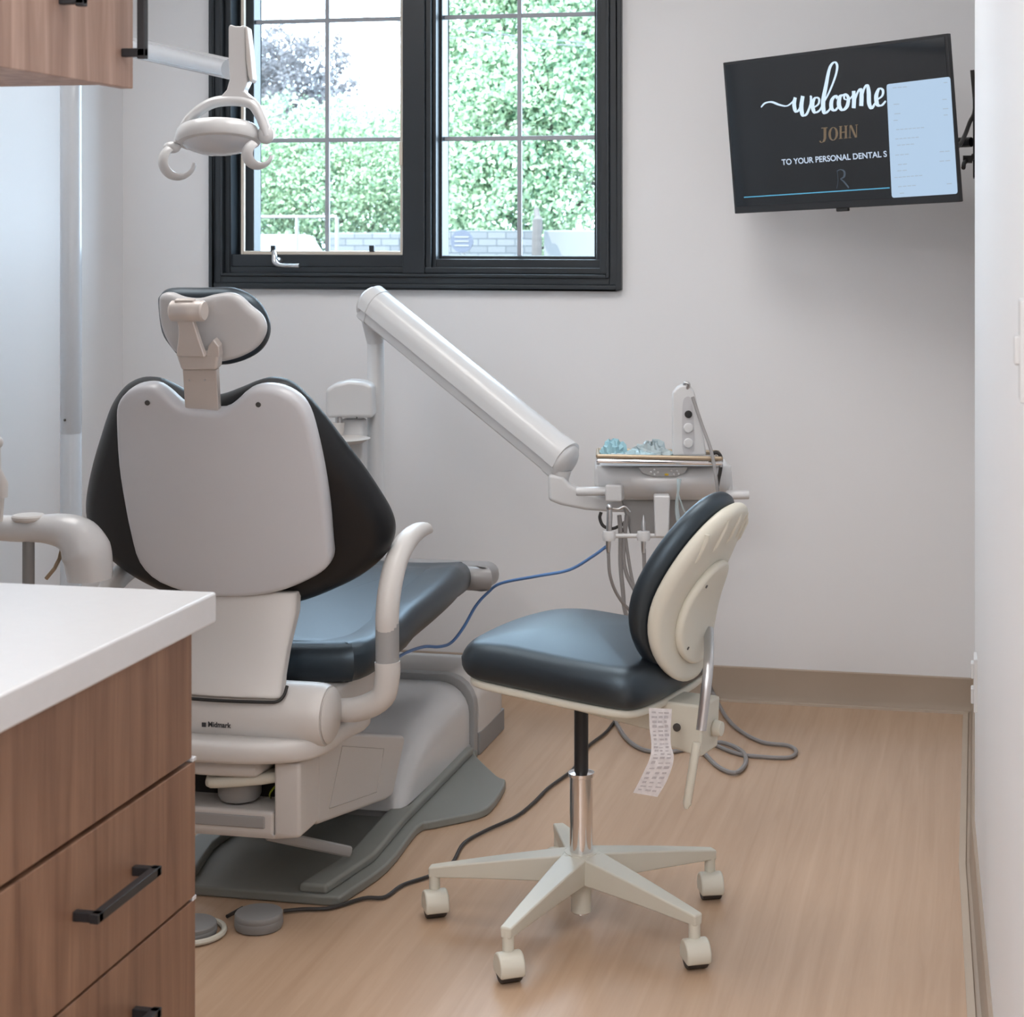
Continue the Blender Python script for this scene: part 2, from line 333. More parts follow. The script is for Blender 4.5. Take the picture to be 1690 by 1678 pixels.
# crank and latch
ck = MB(); p = ony(456, 432, BY-.02); ck.lathe([(.014, 0), (.013, .012), (.008, .02)], p+Vector((0, .02, 0)), (0, -1, .2), 16)
ck.tube(smooth([p+Vector((-.008, -.002, .035)), p+Vector((-.003, -.008, .018)), p+Vector((0, -.012, 0)), p+Vector((.02, -.02, -.010)), p+Vector((.06, -.02, -.012)), p+Vector((.085, -.02, -.012))], 5), [.006, .009, .010, .006, .006, .007], 12)
ck.build('crank_handle', M['steel'], win)
lt = MB()
for px in (449, 612):
    q = ony(px, 409, BY+.0); lt.box((q.x-.006, BY+.0, q.z-.012), (q.x+.010, BY+.012, q.z+.008))
lt.build('screen_clip', M['black'], win, bevel=.001)
q = ony(663, 252, BY-.012); MB().box((q.x-.008, BY-.016, q.z-.04), (q.x+.003, BY-.002, q.z+.035)).build('sash_lock', M['beige'], win, bevel=.002)
# ------------------------------------------------------------------ outdoors
GZ = -.4
MB().box((-16, BY+.3, GZ-.1), (12, 45, GZ)).build('ground_outside', M['asphalt'], kind='structure')
def crown(blobs, n, size, mt, name, parent):
    vs = []; fs = []; W = sum(b[3]**2 for b in blobs)
    for cx, cy, cz, r in blobs:
        for q_ in range(int(n*r*r/W)):
            if q_ % 28 == 0:
                while True:
                    v = Vector((random.uniform(-1, 1), random.uniform(-1, 1), random.uniform(-1, 1)))
                    if .02 < v.length < 1: break
                cc_ = Vector((cx, cy, cz))+v.normalized()*r*(.5+.5*random.random()**.5); cr = min(.16, r*.25)*random.uniform(.6, 1.2)
            c = cc_+Vector((random.gauss(0, .5), random.gauss(0, .5), random.gauss(0, .38)))*cr
            a = Vector((random.gauss(0, 1), random.gauss(0, 1), random.gauss(0, 1))).normalized(); b = a.orthogonal().normalized(); s_ = size*random.uniform(.6, 1.3)
            o = len(vs); vs += [c, c+a*s_*.5+b*s_*.33, c+a*s_*1.1, c+a*s_*.5-b*s_*.33+a.cross(b)*s_*.15]; fs.append((o, o+1, o+2, o+3))
    og = ORG[parent.name]; me = bpy.data.meshes.new(name); me.from_pydata([tuple(v-og) for v in vs], [], fs); me.materials.append(mt)
    o = bpy.data.objects.new(name, me); C.objects.link(o); o.parent = parent; return o
def tree(name, base, blobs, n, size, mt, tr, label, cat='tree', trunks=None):
    t_ = thing(name, base, label, cat)
    crown([(base[0]+b[0], base[1]+b[1], b[2], b[3]) for b in blobs], n, size, mt, 'foliage', t_)
    m = MB(); top = max(b[2] for b in blobs)-.3
    m.tube(smooth([Vector(base), Vector(base)+Vector((.1, 0, .8)), Vector((base[0]-.05, base[1], top*.6)), Vector((base[0]+.1, base[1], top))], 5), [tr, tr*.8, tr*.5, tr*.15], 10)
    for b in blobs: m.tube([Vector((base[0], base[1], min(b[2], top*.6)*.7)), Vector((base[0]+b[0], base[1]+b[1], b[2]))], [tr*.4, tr*.1], 6)
    m.build('trunk', M['bark'], t_)
def gp(px, py, Y): return ony(px, py, Y)
# big bright tree filling the right light
b = gp(905, 377, 13.5)
tree('leafy_tree', (b.x, b.y, GZ), [(gp(x, y, 13.5).x-b.x, dy, gp(x, y, 13.5).z, r) for x, y, dy, r in ((785, 60, 0, .42), (800, -60, 0, .55), (900, 30, .3, .95), (1010, 90, 0, 1.0), (800, 190, -.3, .5), (930, 200, -.4, .85), (775, 300, 0, .42), (780, 130, .1, .42), (770, 240, 0, .42), (870, 300, -.3, .6), (985, 300, -.1, .7), (850, 120, .5, .9), (750, 340, .2, .3), (830, 345, 0, .4), (950, 350, .1, .35), (900, -120, .2, .9), (1000, -250, .5, 1.4))], 90000, .042, M['leaf1'], .12, 'large bright green leafy tree filling the right window light')
b = gp(560, 377, 15)
tree('leafy_shrub', (b.x, b.y, GZ), [(gp(x, y, 15).x-b.x, dy, gp(x, y, 15).z, r) for x, y, dy, r in ((430, 330, 0, .5), (500, 290, .2, .6), (560, 330, 0, .45), (620, 300, 0, .6), (450, 240, .3, .45), (560, 250, .2, .5), (660, 270, 0, .55), (600, 370, .2, .35), (500, 360, 0, .35), (400, 290, 0, .6), (350, 350, .2, .6), (700, 330, .3, .5))], 52000, .036, M['leaf2'], .07, 'pale green leafy shrub seen low through the left window light', 'shrub')
b = gp(470, 377, 22)
tree('purple_tree', (b.x, b.y, GZ), [(gp(x, y, 22).x-b.x, dy, gp(x, y, 22).z, r) for x, y, dy, r in ((460, 90, 0, .45), (520, 100, .2, .42), (500, 150, 0, .6), (440, 150, .3, .55), (545, 170, .2, .40), (480, 210, 0, .6), (420, 210, 0, .6), (560, 205, 0, .3), (350, 160, .3, .8), (300, 230, 0, .8), (400, 110, .3, .5))], 24000, .05, M['leaf3'], .16, 'dark purple-grey leafed tree high behind the shrub in the left window light')
yw = 11.0
def wallseg(name, xa, xb, zt, lab, mt):
    return tag(MB().box((gp(xa, 390, yw).x, yw, GZ), (gp(xb, 390, yw).x, yw+.2, zt)).build(name, mt, bevel=.01), lab, 'wall')
wallseg('garden_wall', 540, 660, gp(600, 384, yw).z, 'low pale block wall outside, seen at foot of left window light', M['block'])
wallseg('garden_wall', 700, 880, gp(800, 380, yw).z, 'pale block wall outside behind the round grey sign', M['block'])
wallseg('garden_wall', 897, 1010, gp(950, 380, yw).z, 'smooth pale rendered wall outside at lower right of window', mat('render_wall', (.13, .13, .13), .8, noise=.05))
tag(MB().tube(smooth([Vector((gp(888, 425, yw-.2).x, yw-.2, GZ)), gp(886, 400, yw-.2), gp(889, 378, yw-.1), gp(885, 345, yw+.0)], 4), [.035, .032, .026, .016], 10).build('tree_trunk', M['bark']), 'thin pale tree trunk between the two outer garden walls', 'trunk')
sg = thing('round_sign', (gp(763, 398, 10.6).x, 10.6, GZ), 'round blue-grey sign disc before the garden wall outside', 'sign')
c = gp(763, 398, 10.6); MB().lathe([(.07, 0), (.07, .012)], c, (0, -1, 0), 28).build('disc', M['signgrey'], sg)
m = MB()
for k in range(3): m.box((c.x-.045, 10.584, c.z-.03+k*.026), (c.x+.045, 10.587, c.z-.022+k*.026))
m.build('printed_line', M['fence'], sg); MB().tube([(c.x, 10.62, GZ), (c.x, 10.62, c.z)], .015, 8).build('post', M['fence'], sg)
fn = thing('mesh_fence', (gp(490, 400, 10).x, 10, GZ), 'thin galvanised tube fence outside the left window light', 'fence')
for px in (350, 412, 490, 556):
    a = gp(px, 358, 10); MB().tube([(a.x, 10, GZ), (a.x, 10, a.z)], .012, 8).build('post', M['fence'], fn)
a, b_ = gp(345, 358, 10), gp(556, 358, 10); MB().tube([(a.x, 10, a.z), (b_.x, 10, a.z)], .009, 8).build('rail', M['fence'], fn)
# white van roof and side beyond the fence
v0, v1 = gp(390, 388, 12.5), gp(478, 388, 12.5)
van = thing('van', ((v0.x+v1.x)/2, 13.2, GZ), 'white van parked beyond the fence at lower left of window', 'van')
L = 2.2
prof = [(v1.x, .15), (v1.x, .95), (v1.x-.12, 1.05), (v1.x-.35, v0.z), (v1.x-L, v0.z), (v1.x-L-.05, 1.1), (v1.x-L-.05, .15)]
MB().prism([(x, 12.5, z+GZ*0) for x, z in prof], (0, 1.4, 0)).build('body', M['vanw'], van, bevel=.05)
MB().prism([(v1.x-.16, 12.49, 1.06), (v1.x-.36, 12.49, v0.z-.06), (v1.x-.8, 12.49, v0.z-.06), (v1.x-.8, 12.49, 1.06)], (0, .02, 0)).build('side_window', M['signgrey'], van)
for x in (v1.x-.4, v1.x-L+.4):
    for y in (12.48, 13.7): MB().lathe([(.3, 0), (.32, .03), (.32, .17), (.3, .2)], (x, y, -.08), (0, 1, 0), 24).build('wheel', M['tyre'], van)
for p_, q_, l_ in (((300, -20), (1010, 75), 'thin overhead wire crossing both window lights above the other'), ((300, 18), (1010, 78), 'thin overhead wire sloping gently, lower of the two beyond the window')):
    a, b_ = gp(*p_, 11.9 if p_[1] < 0 else 12.0), gp(*q_, 11.9 if p_[1] < 0 else 12.0); mid = (a+b_)/2-UP*.03
    tag(MB().tube(smooth([a, a.lerp(mid, .5)-UP*.01, mid, mid.lerp(b_, .5)-UP*.01, b_], 8), .004, 6).build('overhead_wire', M['wire']), l_, 'wire')
# ------------------------------------------------------------------ counter and cabinets
FX = -1.090; CE = 2.395; CN = -.9
tag(MB().box((-1.69, CN, .856), (-1.066, 2.412, .90)).build('countertop', M['quartz'], bevel=.004, seg=3), 'thick white quartz countertop over the walnut drawer cabinet', 'countertop')
cab = thing('drawer_cabinet', (-1.38, 1.9, 0), 'walnut laminate drawer cabinet under white countertop, end unit by the chair', 'cabinet')
MB().box((-1.688, 1.36, .09), (FX-.022, CE-.014, .856)).build('carcass', M['wood'], cab, bevel=.001)
MB().box((-1.688, 1.36, 0), (FX-.09, CE-.03, .09)).build('plinth', M['dark'], cab)
def pull(p, axis, length, parent, out=.036, name='handle'):
    h = MB(); a = Vector(axis)*length/2; w_ = .006
    e = Vector((w_, w_, w_))
    for sgn in (-1, 1):
        q = Vector(p)+a*sgn*(1-2*w_/length*.5); h.box((q.x, q.y-w_, q.z-w_), (q.x+out, q.y+w_, q.z+w_))
    q0 = Vector(p)-a; q1 = Vector(p)+a
    h.box((q0.x+out-.012, q0.y-w_, q0.z-w_), (q1.x+out, q1.y+w_, q1.z+w_))
    return h.build(name, M['blackmetal'], parent, bevel=.0012)
def fronts(cb, y0, y1, hy):
    MB().box((FX-.020, y0+.002, .669), (FX-.001, y1-.012 if y1 > 2 else y1-.002, .852)).build('false_front', M['wood'], cb, bevel=.001)
    for z0, z1, hz in ((.470, .662, .573), (.272, .466, .386), (.095, .268, .18)):
        d = MB().box((FX-.020, y0+.002, z0), (FX, y1-.002, z1)).build('drawer', M['wood'], cb, bevel=.0015)
        pull((FX, hy, hz), (0, 1, 0), .165, d)
    if y1 > 2:
        for z in (.8505, .6655, .468): MB().box((FX-.014, y1-.012, z-.003), (FX+.0006, y1+.0005, z+.0028)).build('edge_glint', M['quartz'], cb, bevel=.001, label='pale painted glint on drawer edge banding')  # pale blocks stand in for the glint on edge banding at the gaps
fronts(cab, 1.84, CE, 2.122)
cab2 = thing('drawer_cabinet', (-1.38, .9, 0), 'walnut drawer cabinet under the countertop, nearer unit beside the end unit', 'cabinet')
MB().box((-1.688, CN+.01, .09), (FX-.022, 1.355, .856)).build('carcass', M['wood'], cab2, bevel=.001)
MB().box((-1.688, CN+.01, 0), (FX-.09, 1.355, .09)).build('plinth', M['dark'], cab2)
MB().box((FX-.022, 1.36, .095), (FX-.001, 1.838, .852)).build('side_filler', M['wood'], cab)
for z0, z1, hz in ((.470, .852, .7), (.095, .466, .3)):
    d = MB().box((FX-.020, .8, z0), (FX, 1.355, z1)).build('drawer', M['wood'], cab2, bevel=.0015); pull((FX, 1.08, hz), (0, 1, 0), .165, d)
# wall cabinet
UX = -1.194; UZ = 1.622; UE = 2.41
uc = thing('wall_cabinet', (-1.45, 2.0, UZ), 'walnut laminate wall cabinet with black bar pulls hanging at upper left', 'cabinet')
MB().box((-1.688, .9, UZ+.006), (UX-.021, UE-.001, 2.5)).build('carcass', M['wood2'], uc, bevel=.001)
d = MB().box((UX-.019, 1.95, UZ), (UX, UE, 2.5)).build('door', M['wood2'], uc, bevel=.0015)
pull((UX, onx(203, 85, UX).y, onx(203, 85, UX).z+.09), (0, 0, 1), .19, d)
d = MB().box((UX-.019, 1.5, UZ), (UX, 1.947, 2.5)).build('door', M['wood2'], uc, bevel=.0015)
q = onx(100, 4, UX); pull((UX, q.y, q.z+.095), (0, 0, 1), .19, d)
# ------------------------------------------------------------------ switch, outlet
def plate(name, Y, z, w_, h_, lab, cat, rock):
    X = .055+(2.18-Y)*.0344 if Y < 2.18 else BX1+(4.1-Y)*(.055-BX1)/1.92
    t_ = thing(name, (X, Y, z), lab, cat)
    MB().box((X-.007, Y-w_/2, z-h_/2), (X+.003, Y+w_/2, z+h_/2)).build('cover_plate', M['white'], t_, bevel=.002)
    for dz in rock: MB().box((X-.013, Y-.016, z+dz-.017), (X-.005, Y+.016, z+dz+.017)).build('rocker' if 'switch' in name else 'socket_face', M['white'], t_, bevel=.003)
plate('light_switch', 2.16, 1.278, .075, .118, 'white wall switch on the right wall at frame edge', 'switch', (0.0,))
plate('power_outlet', 3.95, .445, .07, .114, 'white power outlet low on the right wall', 'outlet', (-.027, .027))
# ------------------------------------------------------------------ television
TL = Vector((-.677, 5.11, 1.462)); TR = Vector((-.042, 4.70, 1.488))
tr_ = (TR-TL).normalized(); n0 = Vector((-tr_.y, tr_.x, 0)).normalized()*-1
if n0.y > 0: n0 = -n0
ta = math.radians(4.6); tu = (UP*math.cos(ta)+n0*math.sin(ta)); tu = (tu-tr_*tu.dot(tr_)).normalized(); tn = tr_.cross(tu)
if tn.y > 0: tn = -tn
TW, TH = (TR-TL).length, .432
def tv(u, v, w_=0): return TL+tr_*u+tu*v+tn*w_
def tvpx(px, py):
    p = onplane(px, py, TL, tn); return ((p-TL).dot(tr_), (p-TL).dot(tu))
def t3(x, y): return tvpx(1190+x/3.38, 40+y/3.38)
tvt = thing('television', tuple(tv(TW/2, 0, -.04)), 'wall-hung flat black television showing a welcome screen, near right wall corner', 'television')
def slab(m, u0, v0, u1, v1, w0, w1):
    m.add([tv(u, v, w_) for w_ in (w0, w1) for u, v in ((u0, v0), (u1, v0), (u1, v1), (u0, v1))], [(3, 2, 1, 0), (4, 5, 6, 7), (0, 1, 5, 4), (1, 2, 6, 5), (2, 3, 7, 6), (3, 0, 4, 7)])
    return m
slab(MB(), 0, 0, TW, TH, -.016, 0).build('bezel', M['blackmetal'], tvt, bevel=.002)
slab(MB(), .12, .03, TW-.12, .33, -.055, -.016).build('rear_housing', M['dark'], tvt, bevel=.01)
slab(MB(), TW/2-.02, -.009, TW/2+.02, .002, -.012, -.002).build('sensor', M['dark'], tvt, bevel=.002)
tvs = mat('tv_screen', (.004, .0045, .006), .07, emit=(.30, .36, .42), estr=.014, coat=0, spec=.45)
sc = slab(MB(), .009, .020, TW-.009, TH-.008, 0, .0012).build('screen', tvs, tvt)
pc = [t3(925, 335), t3(1280, 292), t3(1322, 945), t3(955, 968)]
rp_ = []
for i in range(4):
    a = Vector(pc[i]); pr = Vector(pc[i-1]); nx = Vector(pc[(i+1) % 4]); r_ = .008
    for k in range(5):
        s_ = k/4; p0 = a+(pr-a).normalized()*r_; p1 = a+(nx-a).normalized()*r_
        rp_.append(p0*(1-s_)**2+a*2*s_*(1-s_)+p1*s_*s_)
MB().prism([tv(p[0], p[1], .0012) for p in rp_], tn*.0008).build('note_panel', emis('panel_screen', srgb(183, 209, 235), .82), sc, label='pale blue document panel on the screen')
nt = emis('note_grey', (.32, .38, .46), 1)
for x, y, l in ((960, 355, 85), (965, 447, 40), (970, 500, 42), (965, 537, 30), (980, 588, 160), (975, 640, 135), (985, 675, 100), (975, 730, 80), (990, 783, 55), (985, 818, 60), (970, 855, 160), (990, 906, 105), (1000, 943, 30), (1245, 326, 25), (1238, 420, 30), (1240, 472, 38), (1245, 507, 28), (1222, 711, 62), (1222, 764, 65), (1262, 890, 35)):
    yy = y
    x0 = x; nseg = max(1, l//22); m = MB()
    for k in range(nseg):
        a = t3(x0+k*l/nseg, yy-k*l/nseg*.08); bb = t3(x0+(k+.8)*l/nseg, yy-(k+.8)*l/nseg*.08)
        m.add([tv(a[0], a[1]-.0009, .0024), tv(bb[0], bb[1]-.0009, .0024), tv(bb[0], bb[1]+.0009, .0024), tv(a[0], a[1]+.0009, .0024)], [(0, 1, 2, 3)])
    m.build('note_line', nt, sc, flat=True)
def ribbon(m, pts, wd, off=.0018):
    P = smooth([Vector((*t3(x, y), 0)) for x, y, *_ in pts], 7); n_ = len(P); W_ = [q[2] for q in pts]
    L_ = []; R_ = []
    for i, p in enumerate(P):
        t_ = (P[min(i+1, n_-1)]-P[max(i-1, 0)]).normalized(); nn = Vector((-t_.y, t_.x, 0))
        f_ = i/7; k = min(int(f_), len(W_)-2); ww = (W_[k]*(1-(f_-k))+W_[k+1]*(f_-k))*wd
        # calligraphic pen: vertical strokes fatter
        ww *= (.55+.75*abs(t_.y))
        L_.append(tv(p.x+nn.x*ww, p.y+nn.y*ww, off)); R_.append(tv(p.x-nn.x*ww, p.y-nn.y*ww, off))
    m.add(L_+R_, [(i, i+1, n_+i+1, n_+i) for i in range(n_-1)])
m = MB(); W0 = .0035
ribbon(m, [(225, 463, .5), (248, 440, .9), (285, 434, 1.1), (330, 450, 1), (370, 455, .8), (402, 432, .7), (412, 412, .7)], W0)
ribbon(m, [(416, 408, 1.2), (410, 450, 1.5), (420, 486, 1.3), (440, 472, .8), (456, 415, .9)], W0)
ribbon(m, [(458, 400, 1.4), (450, 460, 1.6), (458, 505, 1.5), (480, 500, 1), (500, 450, .8), (504, 408, .9), (498, 400, .7)], W0)
ribbon(m, [(514, 468, .7), (545, 445, .8), (548, 415, .8), (526, 412, 1), (512, 450, 1.5), (524, 490, 1.4), (552, 480, .8), (572, 440, .6)], W0)
ribbon(m, [(570, 445, .6), (605, 380, .7), (640, 290, .8), (650, 232, .9), (634, 212, .9), (608, 245, 1.1), (588, 340, 1.4), (572, 430, 1.6), (578, 492, 1.5), (604, 480, .8), (618, 450, .6)], W0)
ribbon(m, [(652, 412, 1.3), (640, 400, 1), (620, 425, 1.4), (618, 465, 1.5), (638, 480, 1.1), (662, 452, .6)], W0)
ribbon(m, [(690, 392, .9), (666, 405, 1.4), (660, 450, 1.6), (680, 478, 1.2), (706, 455, 1.4), (712, 410, 1.2), (694, 390, .9), (690, 415, .7), (716, 420, .6), (738, 395, .6)], W0)
ribbon(m, [(742, 372, 1.3), (744, 420, 1.5), (742, 468, 1.4)], W0)
ribbon(m, [(744, 440, .6), (764, 380, .8), (782, 362, 1.0), (786, 400, 1.5), (784, 456, 1.5)], W0)
ribbon(m, [(786, 420, .6), (800, 360, .8), (818, 340, 1.0), (826, 380, 1.5), (828, 440, 1.5), (842, 468, 1.2), (862, 440, .7)], W0)
ribbon(m, [(866, 425, .7), (900, 400, .8), (905, 368, .9), (884, 360, 1), (868, 400, 1.5), (874, 446, 1.5), (898, 452, 1), (921, 428, .7)], W0)
m.build('welcome_lettering', emis('letter_white', srgb(205, 225, 245), 1.0), sc, flat=True)
# JOHN in thick and thin strokes
def glyph(m, strokes, ox, oy, sx, sy, off=.0018):
    for x0, y0, x1, y1, x2, y2, x3, y3 in strokes:
        m.add([tv(*Vector(t3(ox+x*sx, oy-y*sy-x*sx*.09)), off) for x, y in ((x0, y0), (x1, y1), (x2, y2), (x3, y3))], [(0, 1, 2, 3)])
m = MB()
def rect(a, b, c_, d): return (a, b, c_, b, c_, d, a, d)
G = {'J': [rect(.42, .15, .68, 1), rect(.2, .93, .8, 1), (.42, .15, .68, .15, .55, -.1, .30, -.12), (.30, -.12, .55, -.1, .2, -.18, .05, -.1), (.0, 0, .18, 0, .2, -.18, .05, -.12)],
     'H': [rect(.1, 0, .3, 1), rect(.6, 0, .8, 1), rect(.3, .46, .6, .54), rect(.02, 0, .38, .05), rect(.02, .95, .38, 1), rect(.52, 0, .88, .05), rect(.52, .95, .88, 1)],
     'N': [rect(.12, 0, .2, 1), rect(.76, 0, .84, 1), (.12, 1, .34, 1, .84, 0, .64, 0), rect(.02, 0, .3, .05), rect(.66, .95, .94, 1)]}
for ch, ox in (('J', 550), ('H', 658), ('N', 712)): glyph(m, G[ch], ox, 650-(ox-550)*.09, 58, 72)
n_ = 20; o_ = []
for k in range(n_):
    a0, a1 = 2*math.pi*k/n_, 2*math.pi*(k+1)/n_
    for aa, bb in ((a0, a1),):
        q = lambda a, r1, r2: t3(628+math.cos(a)*r1, 611-math.sin(a)*r2-math.cos(a)*r1*.09)
        m.add([tv(*q(aa, 27, 38), .0018), tv(*q(bb, 27, 38), .0018), tv(*q(bb, 13, 34), .0018), tv(*q(aa, 13, 34), .0018)], [(0, 1, 2, 3)])
m.build('name_lettering', emis('letter_gold', srgb(128, 108, 82), .62), sc, flat=True)
def text(s_, fnc, mt, name, parent, sx, size=1.0, bold=0):
    cu = bpy.data.curves.new('txt', 'FONT'); cu.body = s_; cu.size = 1; cu.offset = bold; ob = bpy.data.objects.new('txt', cu); C.objects.link(ob); bpy.context.view_layer.update()
    dg = bpy.context.evaluated_depsgraph_get(); me = bpy.data.meshes.new_from_object(ob.evaluated_get(dg)); bpy.data.objects.remove(ob)
    X = [v.co.x for v in me.vertices]; x0, x1 = min(X), max(X); og = ORG[parent.name]
    for v in me.vertices: v.co = fnc((v.co.x-x0)/(x1-x0)*sx, v.co.y)-og
    me.materials.clear(); me.materials.append(mt); me.name = name; o = bpy.data.objects.new(name, me); C.objects.link(o); o.parent = parent; ORG[o.name] = og; return o
a = Vector(t3(342, 785)); b_ = Vector(t3(905, 740)); dr = (b_-a)
hh = (Vector(t3(342, 752))-a).length
text('TO YOUR PERSONAL DENTAL S', lambda x, y: tv(*(a+dr*x+Vector((-dr.y, dr.x)).normalized()*y*hh*1.35), .0018), emis('letter_pale', srgb(190, 205, 225), .9), 'suite_lettering', sc, (Vector(t3(928, 738))-a).length/dr.length, bold=.02)
m = MB()
ribbon(m, [(648, 820, .6), (668, 810, .7), (690, 822, 1.2), (688, 850, 1.2), (668, 862, .7)], .0022); ribbon(m, [(668, 862, .7), (690, 880, 1.0), (715, 912, 1.0)], .0022); ribbon(m, [(650, 815, .4), (655, 870, .4), (648, 915, .4)], .0016)
m.build('monogram', emis('letter_dim', srgb(74, 88, 104), .6), sc, flat=True)
m = MB(); a1, b1 = t3(130, 965), t3(943, 912)
m.add([tv(a1[0], a1[1]-.0014, .0018), tv(b1[0], b1[1]-.0014, .0018), tv(b1[0], b1[1]+.0014, .0018), tv(a1[0], a1[1]+.0014, .0018)], [(0, 1, 2, 3)]); m.build('blue_line', emis('letter_blue', srgb(78, 160, 196), 1), sc, flat=True)
mt_ = thing('television_mount', (BX1, 5.12, 1.66), 'black articulated bracket holding the television to right wall', 'bracket')
MB().box((BX1-.006, 5.04, 1.56), (BX1, 5.20, 1.78)).build('wall_plate', M['blackmetal'], mt_, bevel=.002)
MB().tube([(BX1-.01, 5.1, 1.66), (-.2, 5.22, 1.66), tuple(tv(TW/2, .2, -.056))], .014, 8).build('arm', M['blackmetal'], mt_)
slab(MB(), TW/2-.1, .1, TW/2+.1, .3, -.064, -.054).build('mount_head', M['blackmetal'], mt_, bevel=.002)
p0 = at(1592, 228, 4.85)
tag(MB().tube(smooth([tv(TW-.13, .15, -.05), tv(TW-.03, .14, -.04), at(1590, 228, 4.85), at(1600, 203, 4.93), at(1609, 178, 5.0), Vector((BX1-.008, 5.1, 1.86))], 5), .006, 8).build('power_cable', M['rubber']), 'black cable rising from the television back to right wall corner', 'cable')
tag(MB().cbox(at(1597, 263, 4.86), (.025, .03, .02)).tube(smooth([at(1590, 277, 4.8), at(1592, 268, 4.83), at(1604, 262, 4.9), Vector((BX1-.005, 5.03, 1.62))], 4), .006, 8).build('video_cable', M['rubber']), 'short black plug cable behind television lower right edge', 'cable')
# ------------------------------------------------------------------ stool
SO = Vector((-.7916, 3.593, 0)); st = thing('dental_stool', SO, 'black vinyl rolling stool with bone backrest shell on five-leg base', 'stool')
def cv(a, r, z=0):
    q = math.radians(a)+YAW; return SO+Vector((math.cos(q)*r, math.sin(q)*r, z))
MB().lathe([(.0, .026), (.0205, .026), (.021, .085), (.032, .09), (.036, .10), (.036, .135), (.034, .148), (0, .15)], SO, n=32).build('hub', M['bone'], st)
MB().lathe([(.0, .022), (.0175, .022), (.0175, .09), (0, .09)], SO, n=24).build('column_foot', M['chrome'], st)
MB().lathe([(0, .145), (.0235, .145), (.0235, .300), (.0268, .302), (.0268, .309), (.015, .312), (0, .312)], SO, n=32).build('chrome_column', M['chrome'], st, label='chrome gas column')
MB().lathe([(0, .3), (.0145, .3), (.0145, .47), (0, .47)], SO, n=24).build('piston', M['blackmetal'], st, label='black piston')
for k, ang in enumerate((-116, -44, 28, 100, 172)):
    lg = MB(); q = math.radians(ang)+YAW; r_ = Vector((math.cos(q), math.sin(q), 0)); s_ = Vector((-r_.y, r_.x, 0))
    rings = []
    for t_ in [i/10 for i in range(11)]:
        rad = .02+t_*.298; wd = .032-.019*t_; zt = .148-.040*t_-.006*t_*t_; zb = zt-(.058-.036*t_)
        rings.append([SO+r_*rad+s_*wd*.95+UP*zt, SO+r_*rad-s_*wd*.95+UP*zt, SO+r_*rad-s_*wd*.8+UP*zb, SO+r_*rad+s_*wd*.8+UP*zb])
    vs = [p for rg in rings for p in rg]; fs = [(0, 1, 2, 3), (43, 42, 41, 40)]
    for i in range(10):
        for j in range(4): fs.append((i*4+j, i*4+(j+1) % 4, i*4+4+(j+1) % 4, i*4+4+j))
    lg.add(vs, fs); lo = lg.build('leg', M['bone'], st, bevel=.004)
    c = SO+r_*.307
    cs_ = MB(); cs_.tube([c+UP*.05, c+UP*.095], .0115, 12); co = cs_.build('caster', M['bone'], lo)
    sw = q+[.9, 1.2, .5, 2.5, .7][k]; ax = Vector((math.cos(YAW+[.35, .25, .15, .5, .3][k]), math.sin(YAW+[.35, .25, .15, .5, .3][k]), 0))
    wc = c+Vector((-ax.y, ax.x, 0))*-.008+UP*.028
    ay = Vector((-ax.y, ax.x, 0)); rr = .0275
    pf = [wc+ay*math.cos(math.radians(a))*.0285+UP*math.sin(math.radians(a))*.0285-ax*.0245 for a in [-30+i*(240/26) for i in range(27)]]
    MB().prism(pf, ax*.049).build('caster_hood', M['bone'], lo, bevel=.0045, seg=3)
    MB().lathe([(.0, -.0205), (.0245, -.0205), (.0262, -.0185), (.0262, .0185), (.0245, .0205), (0, .0205)], wc-UP*.0017, ax, 28).build('wheel', M['rubber'], lo, label='dark tread')
# pads
fwd = (-RT*.9+FW*.436).normalized(); sid = Vector((fwd.y, -fwd.x, 0))    # sid points away from camera
if sid.dot(FW) < 0: sid = -sid
SC = RT*-.036+FW*3.69
SC.z = 0
sit = [(-.215, -.12), (-.218, 0), (-.215, .12), (-.19, .195), (-.10, .215), (.02, .215), (.13, .20), (.185, .155), (.208, .05), (.210, -.07), (.200, -.165), (.16, -.212), (.04, -.218), (-.10, -.218), (-.19, -.20)]
so = smooth([(a, b, 0) for a, b in sit], 6, True)
ztilt = lambda u: .548+.018*u/.235
def seatf(u, v, w_): return SC+fwd*u+sid*v+UP*(ztilt(u)+w_+(.008*(1-(v/.22)**2) if w_ > 0 else 0)-(.022*max(0, (u-.06)/.16)**2 if w_ > 0 else 0))
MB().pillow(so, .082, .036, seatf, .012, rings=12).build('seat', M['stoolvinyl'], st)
MB().pillow([(a*.93, b*.93) for a, b, _ in so], .016, .006, lambda u, v, w_: SC+fwd*u+sid*v+UP*(ztilt(u)-.046+w_)).build('seat_pan', M['bone'], st)
mech = MB()
mech.add([SC+fwd*u+sid*v+UP*z for u, z in ((.15, .493), (.15, .465), (.12, .458), (-.2, .420), (-.2, .488)) for v in (-.055, .055)],
         [(0, 2, 4, 6, 8), (1, 9, 7, 5, 3), (0, 1, 3, 2), (2, 3, 5, 4), (4, 5, 7, 6), (6, 7, 9, 8), (8, 9, 1, 0)])
mech.build('tilt_mechanism', M['bone'], st, bevel=.004)
bk = MB(); bk.add([SC+fwd*u+sid*v+UP*z for u, z in ((-.19, .488), (-.19, .40), (-.275, .385), (-.28, .488)) for v in (-.06, .03)], [(0, 2, 4, 6), (1, 7, 5, 3), (0, 1, 3, 2), (2, 3, 5, 4), (4, 5, 7, 6), (6, 7, 1, 0)])
bk.build('bracket_housing', M['bone'], st, bevel=.006)
